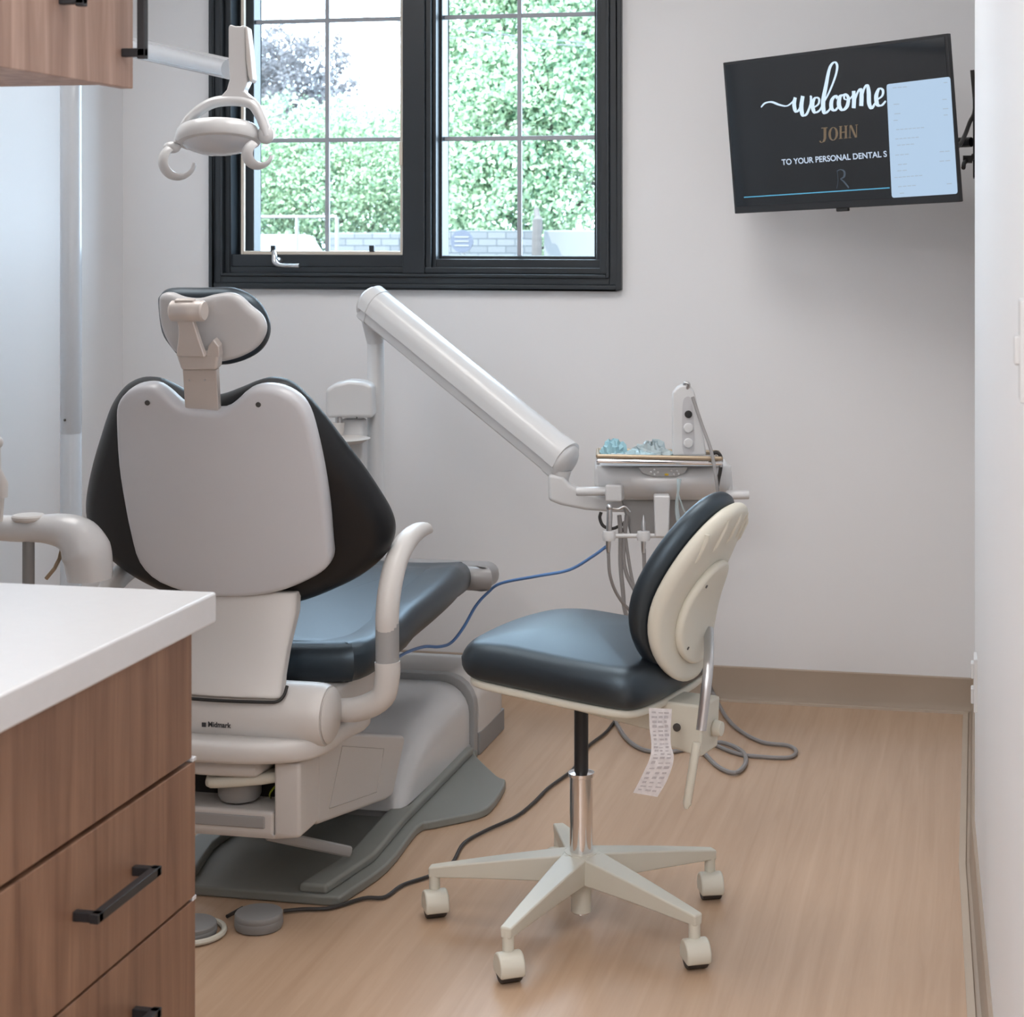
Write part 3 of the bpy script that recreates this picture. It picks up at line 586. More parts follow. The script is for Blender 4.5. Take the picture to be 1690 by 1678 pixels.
MB().lathe([(0, 0), (.008, 0), (.008, .003), (0, .004)], SC-fwd*.225-sid*.061+UP*.44, -sid, 16).build('housing_bolt', M['screwgrey'], st)
b0 = at(1169, 1100, 3.50); b1 = at(1142, 1330, 3.44); bm_ = at(1157, 1205, 3.48)
MB().tube([at(1150, 1225, 3.47), at(1134, 1326, 3.46), at(1132.5, 1334, 3.46)], [.0085, .0085, .004], 12).build('adjusting_lever', M['bone'], st)
hk = SC-fwd*.275+UP*.43+sid*.0; MB().lathe([(.0, 0), (.014, 0), (.017, .006), (.014, .02), (0, .022)], hk, -fwd, 20).build('back_knob', M['bone'], st)
# backrest
ba = math.radians(24); bc = at(1146, 958, 3.57); bu = sid; bv = (UP*math.cos(ba)-fwd*math.sin(ba)).normalized(); bn = bu.cross(bv)
if bn.dot(fwd) < 0: bn = -bn
H2, W2 = .185, .148
ell = [(math.copysign(abs(math.cos(a))**.86, math.cos(a))*W2, math.copysign(abs(math.sin(a))**.92, math.sin(a))*H2*(1+.0*math.cos(a))) for a in [2*math.pi*i/64 for i in range(64)]]
ell = [(x*(1+.16*(-y/H2)), y) for x, y in ell]
def bkf(u, v, w_): return bc+bu*u+bv*v+bn*(w_+1.0*u*u-(.25*v*v if v > 0 else 1.7*v*v)-.005)
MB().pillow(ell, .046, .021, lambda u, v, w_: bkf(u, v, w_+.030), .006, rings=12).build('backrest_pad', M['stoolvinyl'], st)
sh_ = MB().pillow([(x*.985, y*.985) for x, y in ell], .030, .014, lambda u, v, w_: bkf(u, v, w_-.008), 0).build('backrest_shell', M['bone'], st)
MB().pillow([(x*.60, y*.56-.040) for x, y in ell], .018, .008, lambda u, v, w_: bkf(u, v, w_-.030), 0).build('rear_cover', M['bone'], sh_)
m = MB()
for k, (u0, v0, L_) in enumerate(((-.10, .10, .06), (-.05, .125, .07), (0, .135, .07), (.05, .13, .06), (.095, .11, .05))):
    m = MB(); m.tube([bkf(u0, v0-L_/2, -.019), bkf(u0, v0-L_/3, -.0225), bkf(u0, v0+L_/3, -.0225), bkf(u0, v0+L_/2, -.019)], .005, 10); m.build('moulded_rib', M['bone'], sh_)
for u, v in ((-.05, .02), (-.06, -.105)): MB().lathe([(0, 0), (.0035, 0), (.0035, .0015), (0, .0015)], bkf(u, v, -.0395), -bn, 10).build('shell_screw', M['screwgrey'], sh_)
bkf0 = bkf(.035, -.085, -.040)
MB().tube(smooth([bkf0, b0, bm_], 5), .010, 12, flat=.55, ref=(1, 0, 0)).build('back_upright', M['steel'], st)
# hanging care tag
tg = [(1071, 1168, 3.38), (1072, 1200, 3.375), (1075, 1228, 3.37), (1072, 1252, 3.36), (1057, 1285, 3.35), (1045, 1308, 3.34)]; tg2 = [(1109, 1170, 3.42), (1107, 1200, 3.41), (1107, 1228, 3.40), (1112, 1252, 3.39), (1102, 1285, 3.38), (1085, 1315, 3.37)]
m = MB(); A = smooth([at(*p) for p in tg], 4); B = smooth([at(*p) for p in tg2], 4); off = FW*.0008
n_ = len(A); vs = A+B+[p+off for p in A]+[p+off for p in B]
fs = [(i, i+1, n_+i+1, n_+i) for i in range(n_-1)]+[(2*n_+i, 3*n_+i, 3*n_+i+1, 2*n_+i+1) for i in range(n_-1)]
fs += [(i, 2*n_+i, 2*n_+i+1, i+1) for i in range(n_-1)]+[(n_+i, n_+i+1, 3*n_+i+1, 3*n_+i) for i in range(n_-1)]+[(0, n_, 3*n_, 2*n_), (n_-1, 3*n_-1, 4*n_-1, 2*n_-1)]
m.add(vs, fs); tgo = m.build('care_tag', M['paper'], st, label='crinkled white printed care tag')
m = MB(); random.seed(3)
for i in range(1, n_-1):
    for k in range(3):
        s0 = .1+.28*k+.06*random.random(); s1 = s0+.12+.12*random.random(); f = random.uniform(.2, .6)
        a = A[i].lerp(B[i], s0)-FW*.0012; b_ = A[i].lerp(B[i], s1)-FW*.0012; dv = (A[i]-A[i-1])*f
        m.add([a, b_, b_-dv, a-dv], [(0, 1, 2, 3)])
m.build('tag_print', mat('faint_print', (.50, .46, .47), .7, noise=.3, nscale=300), tgo, flat=True)['kind'] = 'stuff'
# ------------------------------------------------------------------ patient chair
XC = -1.52; dc = thing('dental_chair', (XC, 4.0, 0), 'black vinyl patient dental chair with grey back shell on grey floor plate', 'chair')
rc = math.radians(16); B0 = Vector((XC, 3.463, .878)); bv_ = Vector((0, -math.sin(rc), math.cos(rc))); bn_ = Vector((0, math.cos(rc), math.sin(rc)))
def onback(px, py, w0, k):
    w_ = w0
    for _ in range(12):
        p = onplane(px, py, B0+bn_*w_, bn_); u = p.x-XC; w_ = w0+k*u*u
    return (u, (p-B0).dot(bv_))
KU = .55
pad_r = [(363.6, 652), (397, 640), (424, 629), (450, 624), (477, 631), (500.5, 650), (530.5, 683), (564, 727), (597, 770), (624, 810), (644, 844), (651.4, 871), (647, 897), (630.7, 921), (597, 947), (557, 967), (514, 984), (470, 994)]
pad_l = [(364, 1000), (310, 985), (263.5, 966), (230, 948), (197, 924), (166.7, 894), (150, 854), (146.7, 820), (155, 770), (170, 717), (187, 667), (207, 637), (230, 625), (257, 625), (280, 634), (303, 646), (330, 655)]
po = [onback(x, y, .075, KU) for x, y in pad_r+pad_l]
po = [(p.x, p.y) for p in smooth([(a, b, 0) for a, b in po], 4, True)]
def bf(u, v, w_): return B0+Vector((u, 0, 0))+bv_*v+bn_*(w_+KU*u*u)
MB().pillow(po, .085, .040, lambda u, v, w_: bf(u, v, w_+.075), .02, rings=12).build('backrest_pad', M['backvinyl'], dc)
sh_px = [(330, 678), (362, 680), (385, 666), (405, 648), (430, 641), (460, 645), (487, 660), (503, 682), (515, 720), (528, 780), (537, 840), (542, 900), (543.5, 925), (535, 942), (510, 958), (470, 975), (430, 984), (390, 987), (330, 985), (263, 964), (228, 930), (213, 880), (203, 830), (194, 770), (190, 700), (192, 670), (205, 650), (225, 640), (250, 639), (270, 650), (290, 668), (305, 676)]
so_ = [onback(x, y, .0, KU*.5) for x, y in sh_px]
so_ = [(p.x, p.y) for p in smooth([(a, b, 0) for a, b in so_], 3, True)]
def sf_(u, v, w_): return B0+Vector((u, 0, 0))+bv_*v+bn_*(w_+KU*.5*u*u)
MB().pillow(so_, .046, .013, lambda u, v, w_: sf_(u, v, w_+.022), 0, rings=8).build('backrest_shell', M['shell'], dc, label='glossy grey backrest shell')
for px, py in ((244, 664), (427, 667)):
    u, v = onback(px, py, 0, KU*.5); MB().lathe([(0, 0), (.0055, 0), (.0055, .002), (0, .002)], sf_(u, v, -.0015), -bn_, 14).build('shell_screw', M['screwgrey'], dc)
# neck bar and headrest
def bk_(px, py, w_=-.0): return onplane(px, py, B0+bn_*w_, bn_)
def quadbar(m, a, b, c, d, th):
    n = bn_*th; m.add([a, b, c, d, a+n, b+n, c+n, d+n], [(0, 1, 2, 3), (7, 6, 5, 4), (0, 4, 5, 1), (1, 5, 6, 2), (2, 6, 7, 3), (3, 7, 4, 0)]); return m
w_ = .012
quadbar(MB(), bk_(306, 690, w_), bk_(361, 690, w_), bk_(357, 610, w_), bk_(301, 610, w_), .016).build('neck_bar', M['alu'], dc, bevel=.002)
for px, py in ((313, 627), (338, 627)): MB().lathe([(0, 0), (.0022, 0), (.0022, .001), (0, .001)], bk_(px, py, w_), -bn_, 10).build('neck_bolt', M['steel'], dc)
hd = MB(); w_ = -.004
quadbar(hd, bk_(298, 612, w_), bk_(358, 612, w_), bk_(361, 583, w_), bk_(289, 585, w_), .030)
hb = hd.build('headrest_clamp', M['alu'], dc, bevel=.007)
m = MB(); A_ = [(290, 588), (294, 545), (287, 515), (287, 495)]; B_ = [(338, 590), (326, 555), (318, 525), (319, 495)]
A3 = smooth([bk_(x, y, w_-.012) for x, y in A_], 4); B3 = smooth([bk_(x, y, w_-.012) for x, y in B_], 4); n_ = len(A3)
vs = A3+B3+[p+bn_*.014 for p in A3]+[p+bn_*.014 for p in B3]
fs = [(i, i+1, n_+i+1, n_+i) for i in range(n_-1)]+[(2*n_+i, 3*n_+i, 3*n_+i+1, 2*n_+i+1) for i in range(n_-1)]+[(i, 2*n_+i, 2*n_+i+1, i+1) for i in range(n_-1)]+[(n_+i, n_+i+1, 3*n_+i+1, 3*n_+i) for i in range(n_-1)]+[(0, n_, 3*n_, 2*n_), (n_-1, 3*n_-1, 4*n_-1, 2*n_-1)]
m.add(vs, fs); m.build('headrest_link', M['alu'], dc, bevel=.003)
m = MB(); a = bk_(283, 513, w_-.005); b_ = bk_(338, 513, w_-.005)
m.lathe([(0, 0), (.018, 0), (.021, .003), (.021, .018), (.0215, .019), (.0215, (b_-a).length-.019), (.021, (b_-a).length-.018), (.021, (b_-a).length-.003), (.018, (b_-a).length), (0, (b_-a).length)], a, b_-a, 28)
m.build('headrest_hinge', M['alu'], dc)
m = MB(); m.add([*[bk_(x, y, w_) for x, y in ((340, 588), (362, 590), (361, 572), (352, 560), (343, 572))], *[bk_(x, y, w_)+bn_*.02 for x, y in ((340, 588), (362, 590), (361, 572), (352, 560), (343, 572))]], [(0, 1, 2, 3, 4), (9, 8, 7, 6, 5)]+[(i, 5+i, 5+(i+1) % 5, (i+1) % 5) for i in range(5)])
m.build('headrest_catch', M['alu'], dc, bevel=.003)
hp_px = [(262, 500), (265, 486), (280, 477), (330, 476), (375, 475), (398, 481), (418, 493), (434, 512), (443, 535), (443, 556), (434, 575), (415, 589), (388, 598), (365, 600), (330, 598), (305, 592), (285, 572), (268, 545)]
hs_px = [(260, 500), (264, 488), (280, 486), (300, 493), (325, 495), (350, 489), (375, 486), (393, 492), (410, 508), (427, 523), (435, 540), (434, 556), (425, 572), (408, 585), (385, 594), (358, 598), (320, 592), (290, 584), (273, 562), (263, 535)]
hh = [((onplane(x, y, B0+bn_*.075, bn_)-B0).x, (onplane(x, y, B0+bn_*.075, bn_)-B0).dot(bv_)) for x, y in hp_px]
hh = [(p.x, p.y) for p in smooth([(a, b, 0) for a, b in hh], 4, True)]
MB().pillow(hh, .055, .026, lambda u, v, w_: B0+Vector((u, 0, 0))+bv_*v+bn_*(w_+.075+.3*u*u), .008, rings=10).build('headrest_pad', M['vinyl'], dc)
hh = [((onplane(x, y, B0+bn_*.035, bn_)-B0).x, (onplane(x, y, B0+bn_*.035, bn_)-B0).dot(bv_)) for x, y in hs_px]
hh = [(p.x, p.y) for p in smooth([(a, b, 0) for a, b in hh], 4, True)]
MB().pillow(hh, .030, .013, lambda u, v, w_: B0+Vector((u, 0, 0))+bv_*v+bn_*(w_+.045+.3*u*u), 0, rings=8).build('headrest_shell', mat('headrest_plastic', (.56, .56, .57), .35, noise=.01), dc)
# seat, legs and toe
def zc(y):
    if y < 4.0: return .486+(y-3.6)*.03
    if y < 4.4: return .498+(y-4.0)*.02
    return .506-(y-4.4)*.13
hw = [(3.62, .20), (3.635, .235), (3.67, .257), (3.75, .265), (3.95, .268), (4.2, .262), (4.4, .245), (4.55, .215), (4.66, .19), (4.72, .17), (4.735, .14)]
so2 = [(XC+w_, y) for y, w_ in hw]+[(XC, 4.737)]+[(XC-w_, y) for y, w_ in reversed(hw)]+[(XC, 3.617)]
so2 = [(p.x, p.y) for p in smooth([(a, b, 0) for a, b in so2], 4, True)]
def sef(x, y, w_): return Vector((x, y, zc(y)+w_+(.02*((x-XC)/.26)**2 if y > 3.9 else .012*((x-XC)/.26)**2)))
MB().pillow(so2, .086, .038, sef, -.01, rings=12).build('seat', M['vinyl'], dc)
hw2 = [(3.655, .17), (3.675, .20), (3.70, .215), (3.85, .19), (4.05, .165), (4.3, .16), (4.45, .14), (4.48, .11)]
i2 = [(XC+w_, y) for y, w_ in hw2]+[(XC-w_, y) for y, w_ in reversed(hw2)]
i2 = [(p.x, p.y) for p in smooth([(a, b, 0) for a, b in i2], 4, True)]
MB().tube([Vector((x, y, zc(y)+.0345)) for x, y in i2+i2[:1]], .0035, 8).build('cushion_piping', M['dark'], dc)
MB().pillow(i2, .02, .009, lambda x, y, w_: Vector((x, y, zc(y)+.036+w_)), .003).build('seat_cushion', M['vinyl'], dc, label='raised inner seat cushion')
tw = [(4.655, .20), (4.72, .198), (4.83, .198), (4.89, .185), (4.91, .16), (4.915, .08)]
to = [(XC+w_, y) for y, w_ in tw]+[(XC-w_, y) for y, w_ in reversed(tw)]
to = [(p.x, p.y) for p in smooth([(a, b, 0) for a, b in to], 4, True)]
MB().pillow(to, .066, .03, lambda x, y, w_: Vector((x+.02, y, .474-(y-4.7)*.12+w_)), .0, rings=8).build('toe_cover', M['toe'], dc, label='grey clear plastic toe cover')
MB().box((XC-.13, 3.68, .40), (XC+.13, 4.40, .455)).build('seat_frame', M['white2'], dc, bevel=.01)
# armrests
def arm(s_):
    X = XC+.32*s_; t_ = [(3.575, .485), (3.57, .56), (3.575, .63)]
    a_ = MB(); a_.tube(smooth([(XC+.19*s_, 3.60, .405), (XC+.255*s_, 3.585, .415), (X-.012*s_, 3.575, .445), (X, 3.573, .49), (X, 3.573, .52)], 5), [.024, .026, .026, .0265, .0265], 20)
    ao = a_.build('armrest', M['white2'], dc)
    MB().tube([(X, 3.573, .518), (X, 3.572, .60)], .0245, 20).build('sleeve', M['midgrey'], ao, label='grey sleeve')
    zq = lambda P_: [(p[0], p[1], p[2] if s_ > 0 or p[2] < .6 else .6+(p[2]-.6)*.45) for p in P_]
    b = MB(); b.tube(smooth(zq([(X, 3.572, .575), (X, 3.572, .61), (X, 3.585, .66), (X, 3.625, .712), (X, 3.69, .745), (X, 3.77, .756), (X, 3.84, .752), (X, 3.875, .742)]), 5), [.0235, .0245, .0245, .0245, .0235, .020, .014, .006], 20, flat=1.0)
    # flatten the pad towards its tip
    b.build('arm_pad', M['white2'], ao)
arm(1); arm(-1)
# back bracket
bp = [(470, 1000), (466, 978), (455, 975)]
m = MB(); prof_l = [(3.55, .66, .127), (3.538, .62, .130), (3.503, .55, .124), (3.470, .50, .127), (3.452, .47, .132), (3.450, .462, .130)]
vs = []; 
for y, z, hw_ in prof_l:
    for dx, dy in ((-hw_, .035), (-hw_, .006), (-hw_+.01, 0), (0, -.008), (hw_-.01, 0), (hw_, .006), (hw_, .035)): vs.append(Vector((XC+dx, y+dy, z)))
n_ = 7; fs = [tuple(range(7)), tuple(range((len(prof_l)-1)*7, len(prof_l)*7))]
for i in range(len(prof_l)-1):
    for j in range(7): fs.append((i*7+j, i*7+(j+1) % 7, i*7+7+(j+1) % 7, i*7+7+j))
m.add(vs, fs); m.build('back_bracket', M['white2'], dc, bevel=.004)
m = MB(); m.tube(smooth([(XC-.13, 3.448, .458), (XC-.1, 3.444, .457), (XC, 3.440, .456), (XC+.1, 3.444, .457), (XC+.128, 3.448, .459), (XC+.139, 3.456, .470), (XC+.141, 3.468, .486)], 4), .0035, 8)
m.build('bracket_gasket', M['dark'], dc)
# recline housing
XE = XC+.215
m = MB(); rp = [(0, -.435), (.05, -.435), (.062, -.42), (.066, -.40), (.066, -.03), (.064, -.010), (.060, 0), (.0, 0)]
m.lathe([(r, h) for r, h in rp], (XE, 3.512, .418), (1, 0, 0), 40); hz = m.build('recline_housing', M['white2'], dc, ang=50)
MB().lathe([(0, 0), (.055, 0), (.057, .003), (.05, .008), (0, .010)], (XE, 3.515, .418), (1, 0, 0), 36).build('pivot_cap', M['white2'], hz)
text('Midmark', lambda x, y: Vector((ony(345, 1195, 3.45).x+x, 3.4455, ony(345, 1198, 3.45).z+y*.015)), M['ink'], 'maker_lettering', hz, .05, bold=.03)
MB().cbox((ony(341, 1195, 3.45).x-.004, 3.4455, ony(341, 1195, 3.45).z), (.009, .0006, .009)).build('maker_mark', M['ink'], hz)
MB().pillow([(p.x, p.y) for p in smooth([(XC-.22, 3.46, 0), (XC-.16, 3.405, 0), (XC, 3.395, 0), (XC+.1, 3.405, 0), (XC+.18, 3.44, 0), (XC+.215, 3.50, 0), (XC+.22, 3.6, 0), (XC+.2, 3.75, 0), (XC-.2, 3.75, 0), (XC-.22, 3.6, 0)], 4, True)], .045, .016, lambda x, y, w_: Vector((x, y, .360+w_)), 0).build('underskirt', M['white2'], dc)
MB().prism([(XC+.20, y, z) for y, z in ((3.54, .45), (3.54, .37), (3.60, .345), (3.74, .34), (3.95, .40), (3.95, .45))], (-.40, 0, 0)).build('seat_support', M['white2'], dc, bevel=.01)
# lift arm box
X0, X1 = -1.70, -1.345
la = MB(); la.prism([(X1, y, z) for y, z in ((3.555, .176), (3.555, .335), (3.65, .344), (4.13, .205), (4.14, .19), (4.05, .085), (4.0, .09))], (X0-X1, 0, 0))
la.build('lift_arm', M['white2'], dc, bevel=.012, seg=3)
f_ = MB(); f_.box((-1.70, 3.452, .181), (-1.64, 3.565, .335)); f_.box((-1.402, 3.452, .181), (-1.345, 3.565, .335)); f_.box((-1.64, 3.452, .181), (-1.402, 3.565, .232))
f_.build('lift_arm_front', M['white2'], dc, bevel=.008)
MB().box((-1.642, 3.545, .228), (-1.40, 3.556, .338)).build('cavity_liner', M['dark'], dc)
MB().box((-1.60, 3.449, .196), (-1.42, 3.46, .222)).build('vent_tray', M['midgrey'], dc, bevel=.004)
MB().pillow([(p.x, p.y) for p in smooth([(-1.60, 3.44, 0), (-1.455, 3.435, 0), (-1.43, 3.46, 0), (-1.44, 3.54, 0), (-1.6, 3.54, 0)], 3, True)], .032, .012, lambda x, y, w_: Vector((x, y, .318+w_)), 0).build('release_paddle', M['white2'], dc)
MB().pillow([(p.x, p.y) for p in smooth([(-1.55, 3.45, 0), (-1.50, 3.44, 0), (-1.40, 3.47, 0), (-1.39, 3.54, 0), (-1.55, 3.54, 0)], 3, True)], .022, .009, lambda x, y, w_: Vector((x, y, .288+w_+(x+1.5)*.08)), 0).build('release_lever', M['bone'], dc)
MB().lathe([(0, 0), (.04, 0), (.045, .01), (.045, .035), (0, .035)], (-1.50, 3.51, .238), (0, 0, 1), 24).build('drive_motor', M['grey'], dc)
MB().tube(smooth([(-1.44, 3.53, .235), (-1.43, 3.50, .25), (-1.42, 3.49, .265), (-1.41, 3.53, .28)], 4), .002, 6).build('earth_wire', M['green'], dc)
MB().tube([(-1.43, 3.49, .172), (-1.335, 3.72, .065)], .012, 8, flat=.5).build('linkage_bar', M['midgrey'], dc)
m = MB(); p_ = [(X1-.0002, y, z) for y, z in ((3.62, .19), (3.70, .30), (3.98, .215), (3.93, .13))]
for a, b_ in zip(p_, p_[1:]+p_[:1]): m.tube([a, b_], .0012, 5)
m.build('access_panel_seam', mat('seam_taupe', (.42, .39, .37), .5, noise=.05), dc)
# floor plate
R = [(-1.306, 3.574), (-1.271, 3.787), (-1.281, 4.036), (-1.252, 4.086), (-1.172, 4.172), (-1.155, 4.25), (-1.168, 4.412), (-1.20, 4.45), (-1.305, 4.617), (-1.31, 4.66)]
pl = [(p.x, p.y) for p in smooth([(x, y, 0) for x, y in R], 4)]; pl = pl+[(2*XC-x, y) for x, y in reversed(pl)]
m = MB(); m.prism([(x, y, 0) for x, y in pl], (0, 0, .022)); m.build('floor_plate', M['plate'], dc, bevel=.010, seg=3)
for s_ in (1, -1):
    q = [(-1.306-.03, 3.583), (-1.271-.03, 3.79), (-1.281-.03, 4.04), (-1.31, 4.62), (-1.345, 4.62), (-1.37, 4.04), (-1.36, 3.79), (-1.40, 3.583)]
    q = [(x if s_ == 1 else 2*XC-x, y) for x, y in q]
    MB().prism([(x, y, .02) for x, y in q], (0, 0, .022)).build('plate_rail', M['plate'], dc, bevel=.008, seg=3)
# pump cover on the plate
def sect(xc, y, hw_, z0, z1, r, n=6):
    P = [Vector((xc-hw_, y, z0)), Vector((xc+hw_, y, z0))]; r = min(r, (z1-z0)*.95, hw_)
    for k in range(n+1):
        a = math.pi/2*k/n; P.append(Vector((xc+hw_-r+r*math.cos(a), y, z1-r+r*math.sin(a))))
    for k in range(n+1):
        a = math.pi/2*(1+k/n); P.append(Vector((xc-hw_+r+r*math.cos(a), y, z1-r+r*math.sin(a))))
    return P
def loft(secs):
    m = MB(); n = len(secs[0]); vs = [p for q in secs for p in q]; fs = [tuple(range(n))[::-1], tuple(range((len(secs)-1)*n, len(secs)*n))]
    for i in range(len(secs)-1):
        for k in range(n): fs.append((i*n+k, i*n+(k+1) % n, (i+1)*n+(k+1) % n, (i+1)*n+k))
    return m.add(vs, fs)
loft([sect(XC, y, hw_, .035, z, .085) for y, hw_, z in ((4.085, .165, .045), (4.092, .18, .07), (4.11, .187, .105), (4.15, .19, .15), (4.21, .191, .185), (4.30, .192, .208), (4.42, .192, .218), (4.60, .192, .212), (4.645, .19, .205))]).build('pump_cover', M['white'], dc, ang=50)
MB().prism([(XC+.196, y, z) for y, z in ((4.08, .02), (4.11, .042), (4.64, .042), (4.64, .02))], (-.392, 0, 0)).build('pump_plinth', M['midgrey'], dc, bevel=.004)
MB().lathe([(.0, 0), (.03, 0), (.036, .01), (.036, .06), (.03, .07), (0, .07)], (-1.50, 4.30, .20), (0, 0, 1), 20).build('hydraulic_cap', M['midgrey'], dc)
# utility box at the toe end
ub = thing('utility_box', (-1.51, 4.8, 0), 'white floor utility box with grey strap beyond chair base', 'box')
loft([sect(XC, y, hw_, .05, z, .075) for y, hw_, z in ((4.684, .205, .205), (4.70, .207, .225), (4.80, .208, .23), (4.90, .207, .215), (4.93, .203, .17), (4.937, .2, .12))]).build('cover', M['white2'], ub, ang=50)
MB().box((XC-.209, 4.682, 0), (XC+.209, 4.94, .062)).build('plinth', M['grey'], ub, bevel=.004)
loft([sect(XC, y, .203, .0, .222, .085) for y in (4.648, 4.682)]).build('strap', M['midgrey'], ub, bevel=.003)
# ------------------------------------------------------------------ foot controls and cables
def disc(name, c, r, h, mt, lab, cat, ringm=None):
    t_ = thing(name, c, lab, cat)
    MB().lathe([(0, .002), (r*.96, .002), (r, .008), (r, h*.55), (r*.99, h*.6), (r*.985, h*.62), (r*.99, h*.66), (r*.99, h*.9), (r*.95, h), (0, h*1.05)], c, n=40).build('pedal_cap', mt, t_)
    MB().lathe([(0, 0), (r*.9, 0), (r*.9, .004), (0, .004)], c, n=32).build('base', M['rubber'], t_)
    if ringm: MB().tube([Vector(c)+Vector((math.cos(a)*r*1.28, math.sin(a)*r*1.28, .008)) for a in [2*math.pi*i/40 for i in range(41)]], .006, 8).build('guard_ring', ringm, t_)
disc('foot_switch', (-1.429, 3.44, 0), .049, .032, M['grey'], 'round flat grey foot switch on floor before the chair plate', 'foot switch')
disc('foot_control', (-1.545, 3.375, 0), .050, .026, M['grey'], 'round grey foot control with pale guard ring beside the drawers', 'foot control', M['bone'])
def cable(name, pts, r, mt, lab, cat='cable', z=None):
    P = [onz(x, y, zz) for x, y, zz in pts]
    return tag(MB().tube(smooth(P, 6), r, 8).build(name, mt), lab, cat)
cable('control_cable', [(375, 1512, .01), (400, 1498, .008)], .004, M['rubber'], 'short black cable between the two round foot controls')
cable('control_cable', [(468, 1503, .008), (500, 1500, .006), (545, 1498, .006), (600, 1482, .006), (635, 1480, .006), (665, 1460, .006), (712, 1444, .006), (745, 1425, .006), (765, 1392, .006), (800, 1371, .006), (850, 1348, .006), (880, 1325, .006), (905, 1300, .006), (945, 1270, .006), (955, 1250, .006), (972, 1230, .006), (1000, 1208, .006), (1018, 1185, .006)], .0042, M['rubber'], 'long black cable winding over the floor behind the stool base')
cable('grey_tube', [(1015, 1190, .006), (1035, 1220, .006), (1065, 1238, .006), (1110, 1240, .006), (1150, 1232, .006), (1190, 1225, .008), (1225, 1240, .010), (1230, 1260, .008), (1213, 1275, .008), (1185, 1265, .006), (1160, 1240, .006), (1140, 1215, .006)], .006, M['hose'], 'grey tube looped on floor right of the stool lever', 'tube')
cable('grey_tube', [(1170, 1128, .05), (1180, 1150, .012), (1200, 1185, .006), (1225, 1208, .006), (1260, 1225, .006), (1300, 1230, .006), (1314, 1240, .006), (1300, 1250, .006), (1250, 1248, .006), (1215, 1243, .006), (1170, 1225, .006)], .0055, M['hose'], 'thin grey tube in a wide loop by the back wall baseboard', 'tube')
# ------------------------------------------------------------------ delivery unit
du = thing('delivery_unit', tuple(at(620, 1000, 5.30).xy)+(0,), 'white delivery arm on a post carrying the instrument head', 'dental unit')
pb = Vector((du.location.x, du.location.y, 0))
MB().lathe([(0, 0), (.033, 0), (.033, .015), (.026, .02), (.025, .03), (.025, 1.092), (.024, 1.094), (.024, 1.097), (.0255, 1.099), (.0255, 1.235), (0, 1.245)], pb, n=28).build('post', M['white'], du)
a0 = at(611, 500, 5.26); a1 = at(932, 762, 4.86)
dirv = (a1-a0).normalized(); upn = (UP-dirv*UP.dot(dirv)).normalized(); sdn = dirv.cross(upn)
def bar_prof(s, inner=False):
    P = []
    for k in range(17):
        a = math.pi*(k/16)*1.0; P.append((math.cos(a)*.046*s, .012+math.sin(a)*.046*s))
    P += [(-.046*s, -.012), (-.040*s, -.014), (-.034*s, -.042*s), (-.02, -.052*s), (.02, -.052*s), (.034*s, -.042*s), (.040*s, -.014), (.046*s, -.012)]
    return P
def sweep(m, prof, a, b): return m.prism([a+sdn*x+upn*y for x, y in prof], b-a)
bm2 = MB(); sweep(bm2, bar_prof(1), a0+dirv*.03, a1-dirv*.02); beam = bm2.build('beam', M['white'], du, ang=40)
m = MB(); sweep(m, bar_prof(1.04), a0-dirv*.0, a0+dirv*.032); m.ball(a0+upn*.002, .048, 24, sc=(1, 1.1, .55), M=Matrix((sdn, upn, dirv)).transposed()); m.build('upper_cap', M['white'], beam, ang=40)
m = MB(); sweep(m, bar_prof(1.05), a1-dirv*.035, a1-dirv*.0); m.ball(a1+upn*.0, .0475, 24, sc=(1, 1.12, .5), M=Matrix((sdn, upn, dirv)).transposed()); m.build('lower_cap', M['white'], beam, ang=40)
MB().tube([at(620, 565, 5.30), at(614, 535, 5.28), at(611, 515, 5.26)], [.025, .028, .03], 20).build('upper_joint', M['white'], du)
e0 = at(925, 776, 4.86); e1 = at(923, 818, 4.86)
MB().tube([e0, at(924, 790, 4.86), e1], [.030, .024, .026], 24).build('elbow_joint', M['white'], du)
m = MB(); pts_t = [(905, 782), (905, 826), (925, 834), (965, 842), (1015, 846), (1040, 846), (1040, 826), (1000, 822), (965, 812), (940, 800), (930, 786)]
m.prism([at(x, y, 4.83) for x, y in pts_t], FW*.055); m.build('lower_arm', M['white'], du, bevel=.010, seg=3)
# instrument head
hdp = [(981, 772), (984, 768), (1015, 768), (1200, 768), (1210, 776), (1210, 812), (1196, 822), (1160, 826), (1150, 830), (1030, 828), (985, 818), (981, 800)]
D0 = 4.72
m = MB(); m.prism([at(x, y, D0+.07) for x, y in ((981, 770), (1208, 772), (1210, 815), (1160, 826), (1030, 826), (981, 806))], FW*.20); m.build('head_body', M['white'], du, bevel=.012, seg=3)
# bulging front
m = MB(); vs = []; fs = []; nu, nv = 24, 10
for j in range(nv+1):
    for i in range(nu+1):
        s_ = i/nu; t_ = j/nv; px = 985+s_*222; bulge = math.sin(math.pi*s_)**.6*.075*math.sin(math.pi*(.15+.75*t_)); py = (769+t_*(54-16*(abs(2*s_-1)**3))) 
        vs.append(at(px, py, D0+.075-bulge))
for j in range(nv):
    for i in range(nu): fs.append((j*(nu+1)+i, j*(nu+1)+i+1, (j+1)*(nu+1)+i+1, (j+1)*(nu+1)+i))
k = len(vs); bt = [at(985+i/nu*222, 769 if True else 0, D0+.09) for i in range(nu+1)]; vs += bt
for i in range(nu): fs.append((i, k+i, k+i+1, i+1))
k2 = len(vs); vs += [at(985+i/nu*222, 823-16*(abs(2*i/nu-1)**3), D0+.09) for i in range(nu+1)]
o_ = nv*(nu+1)
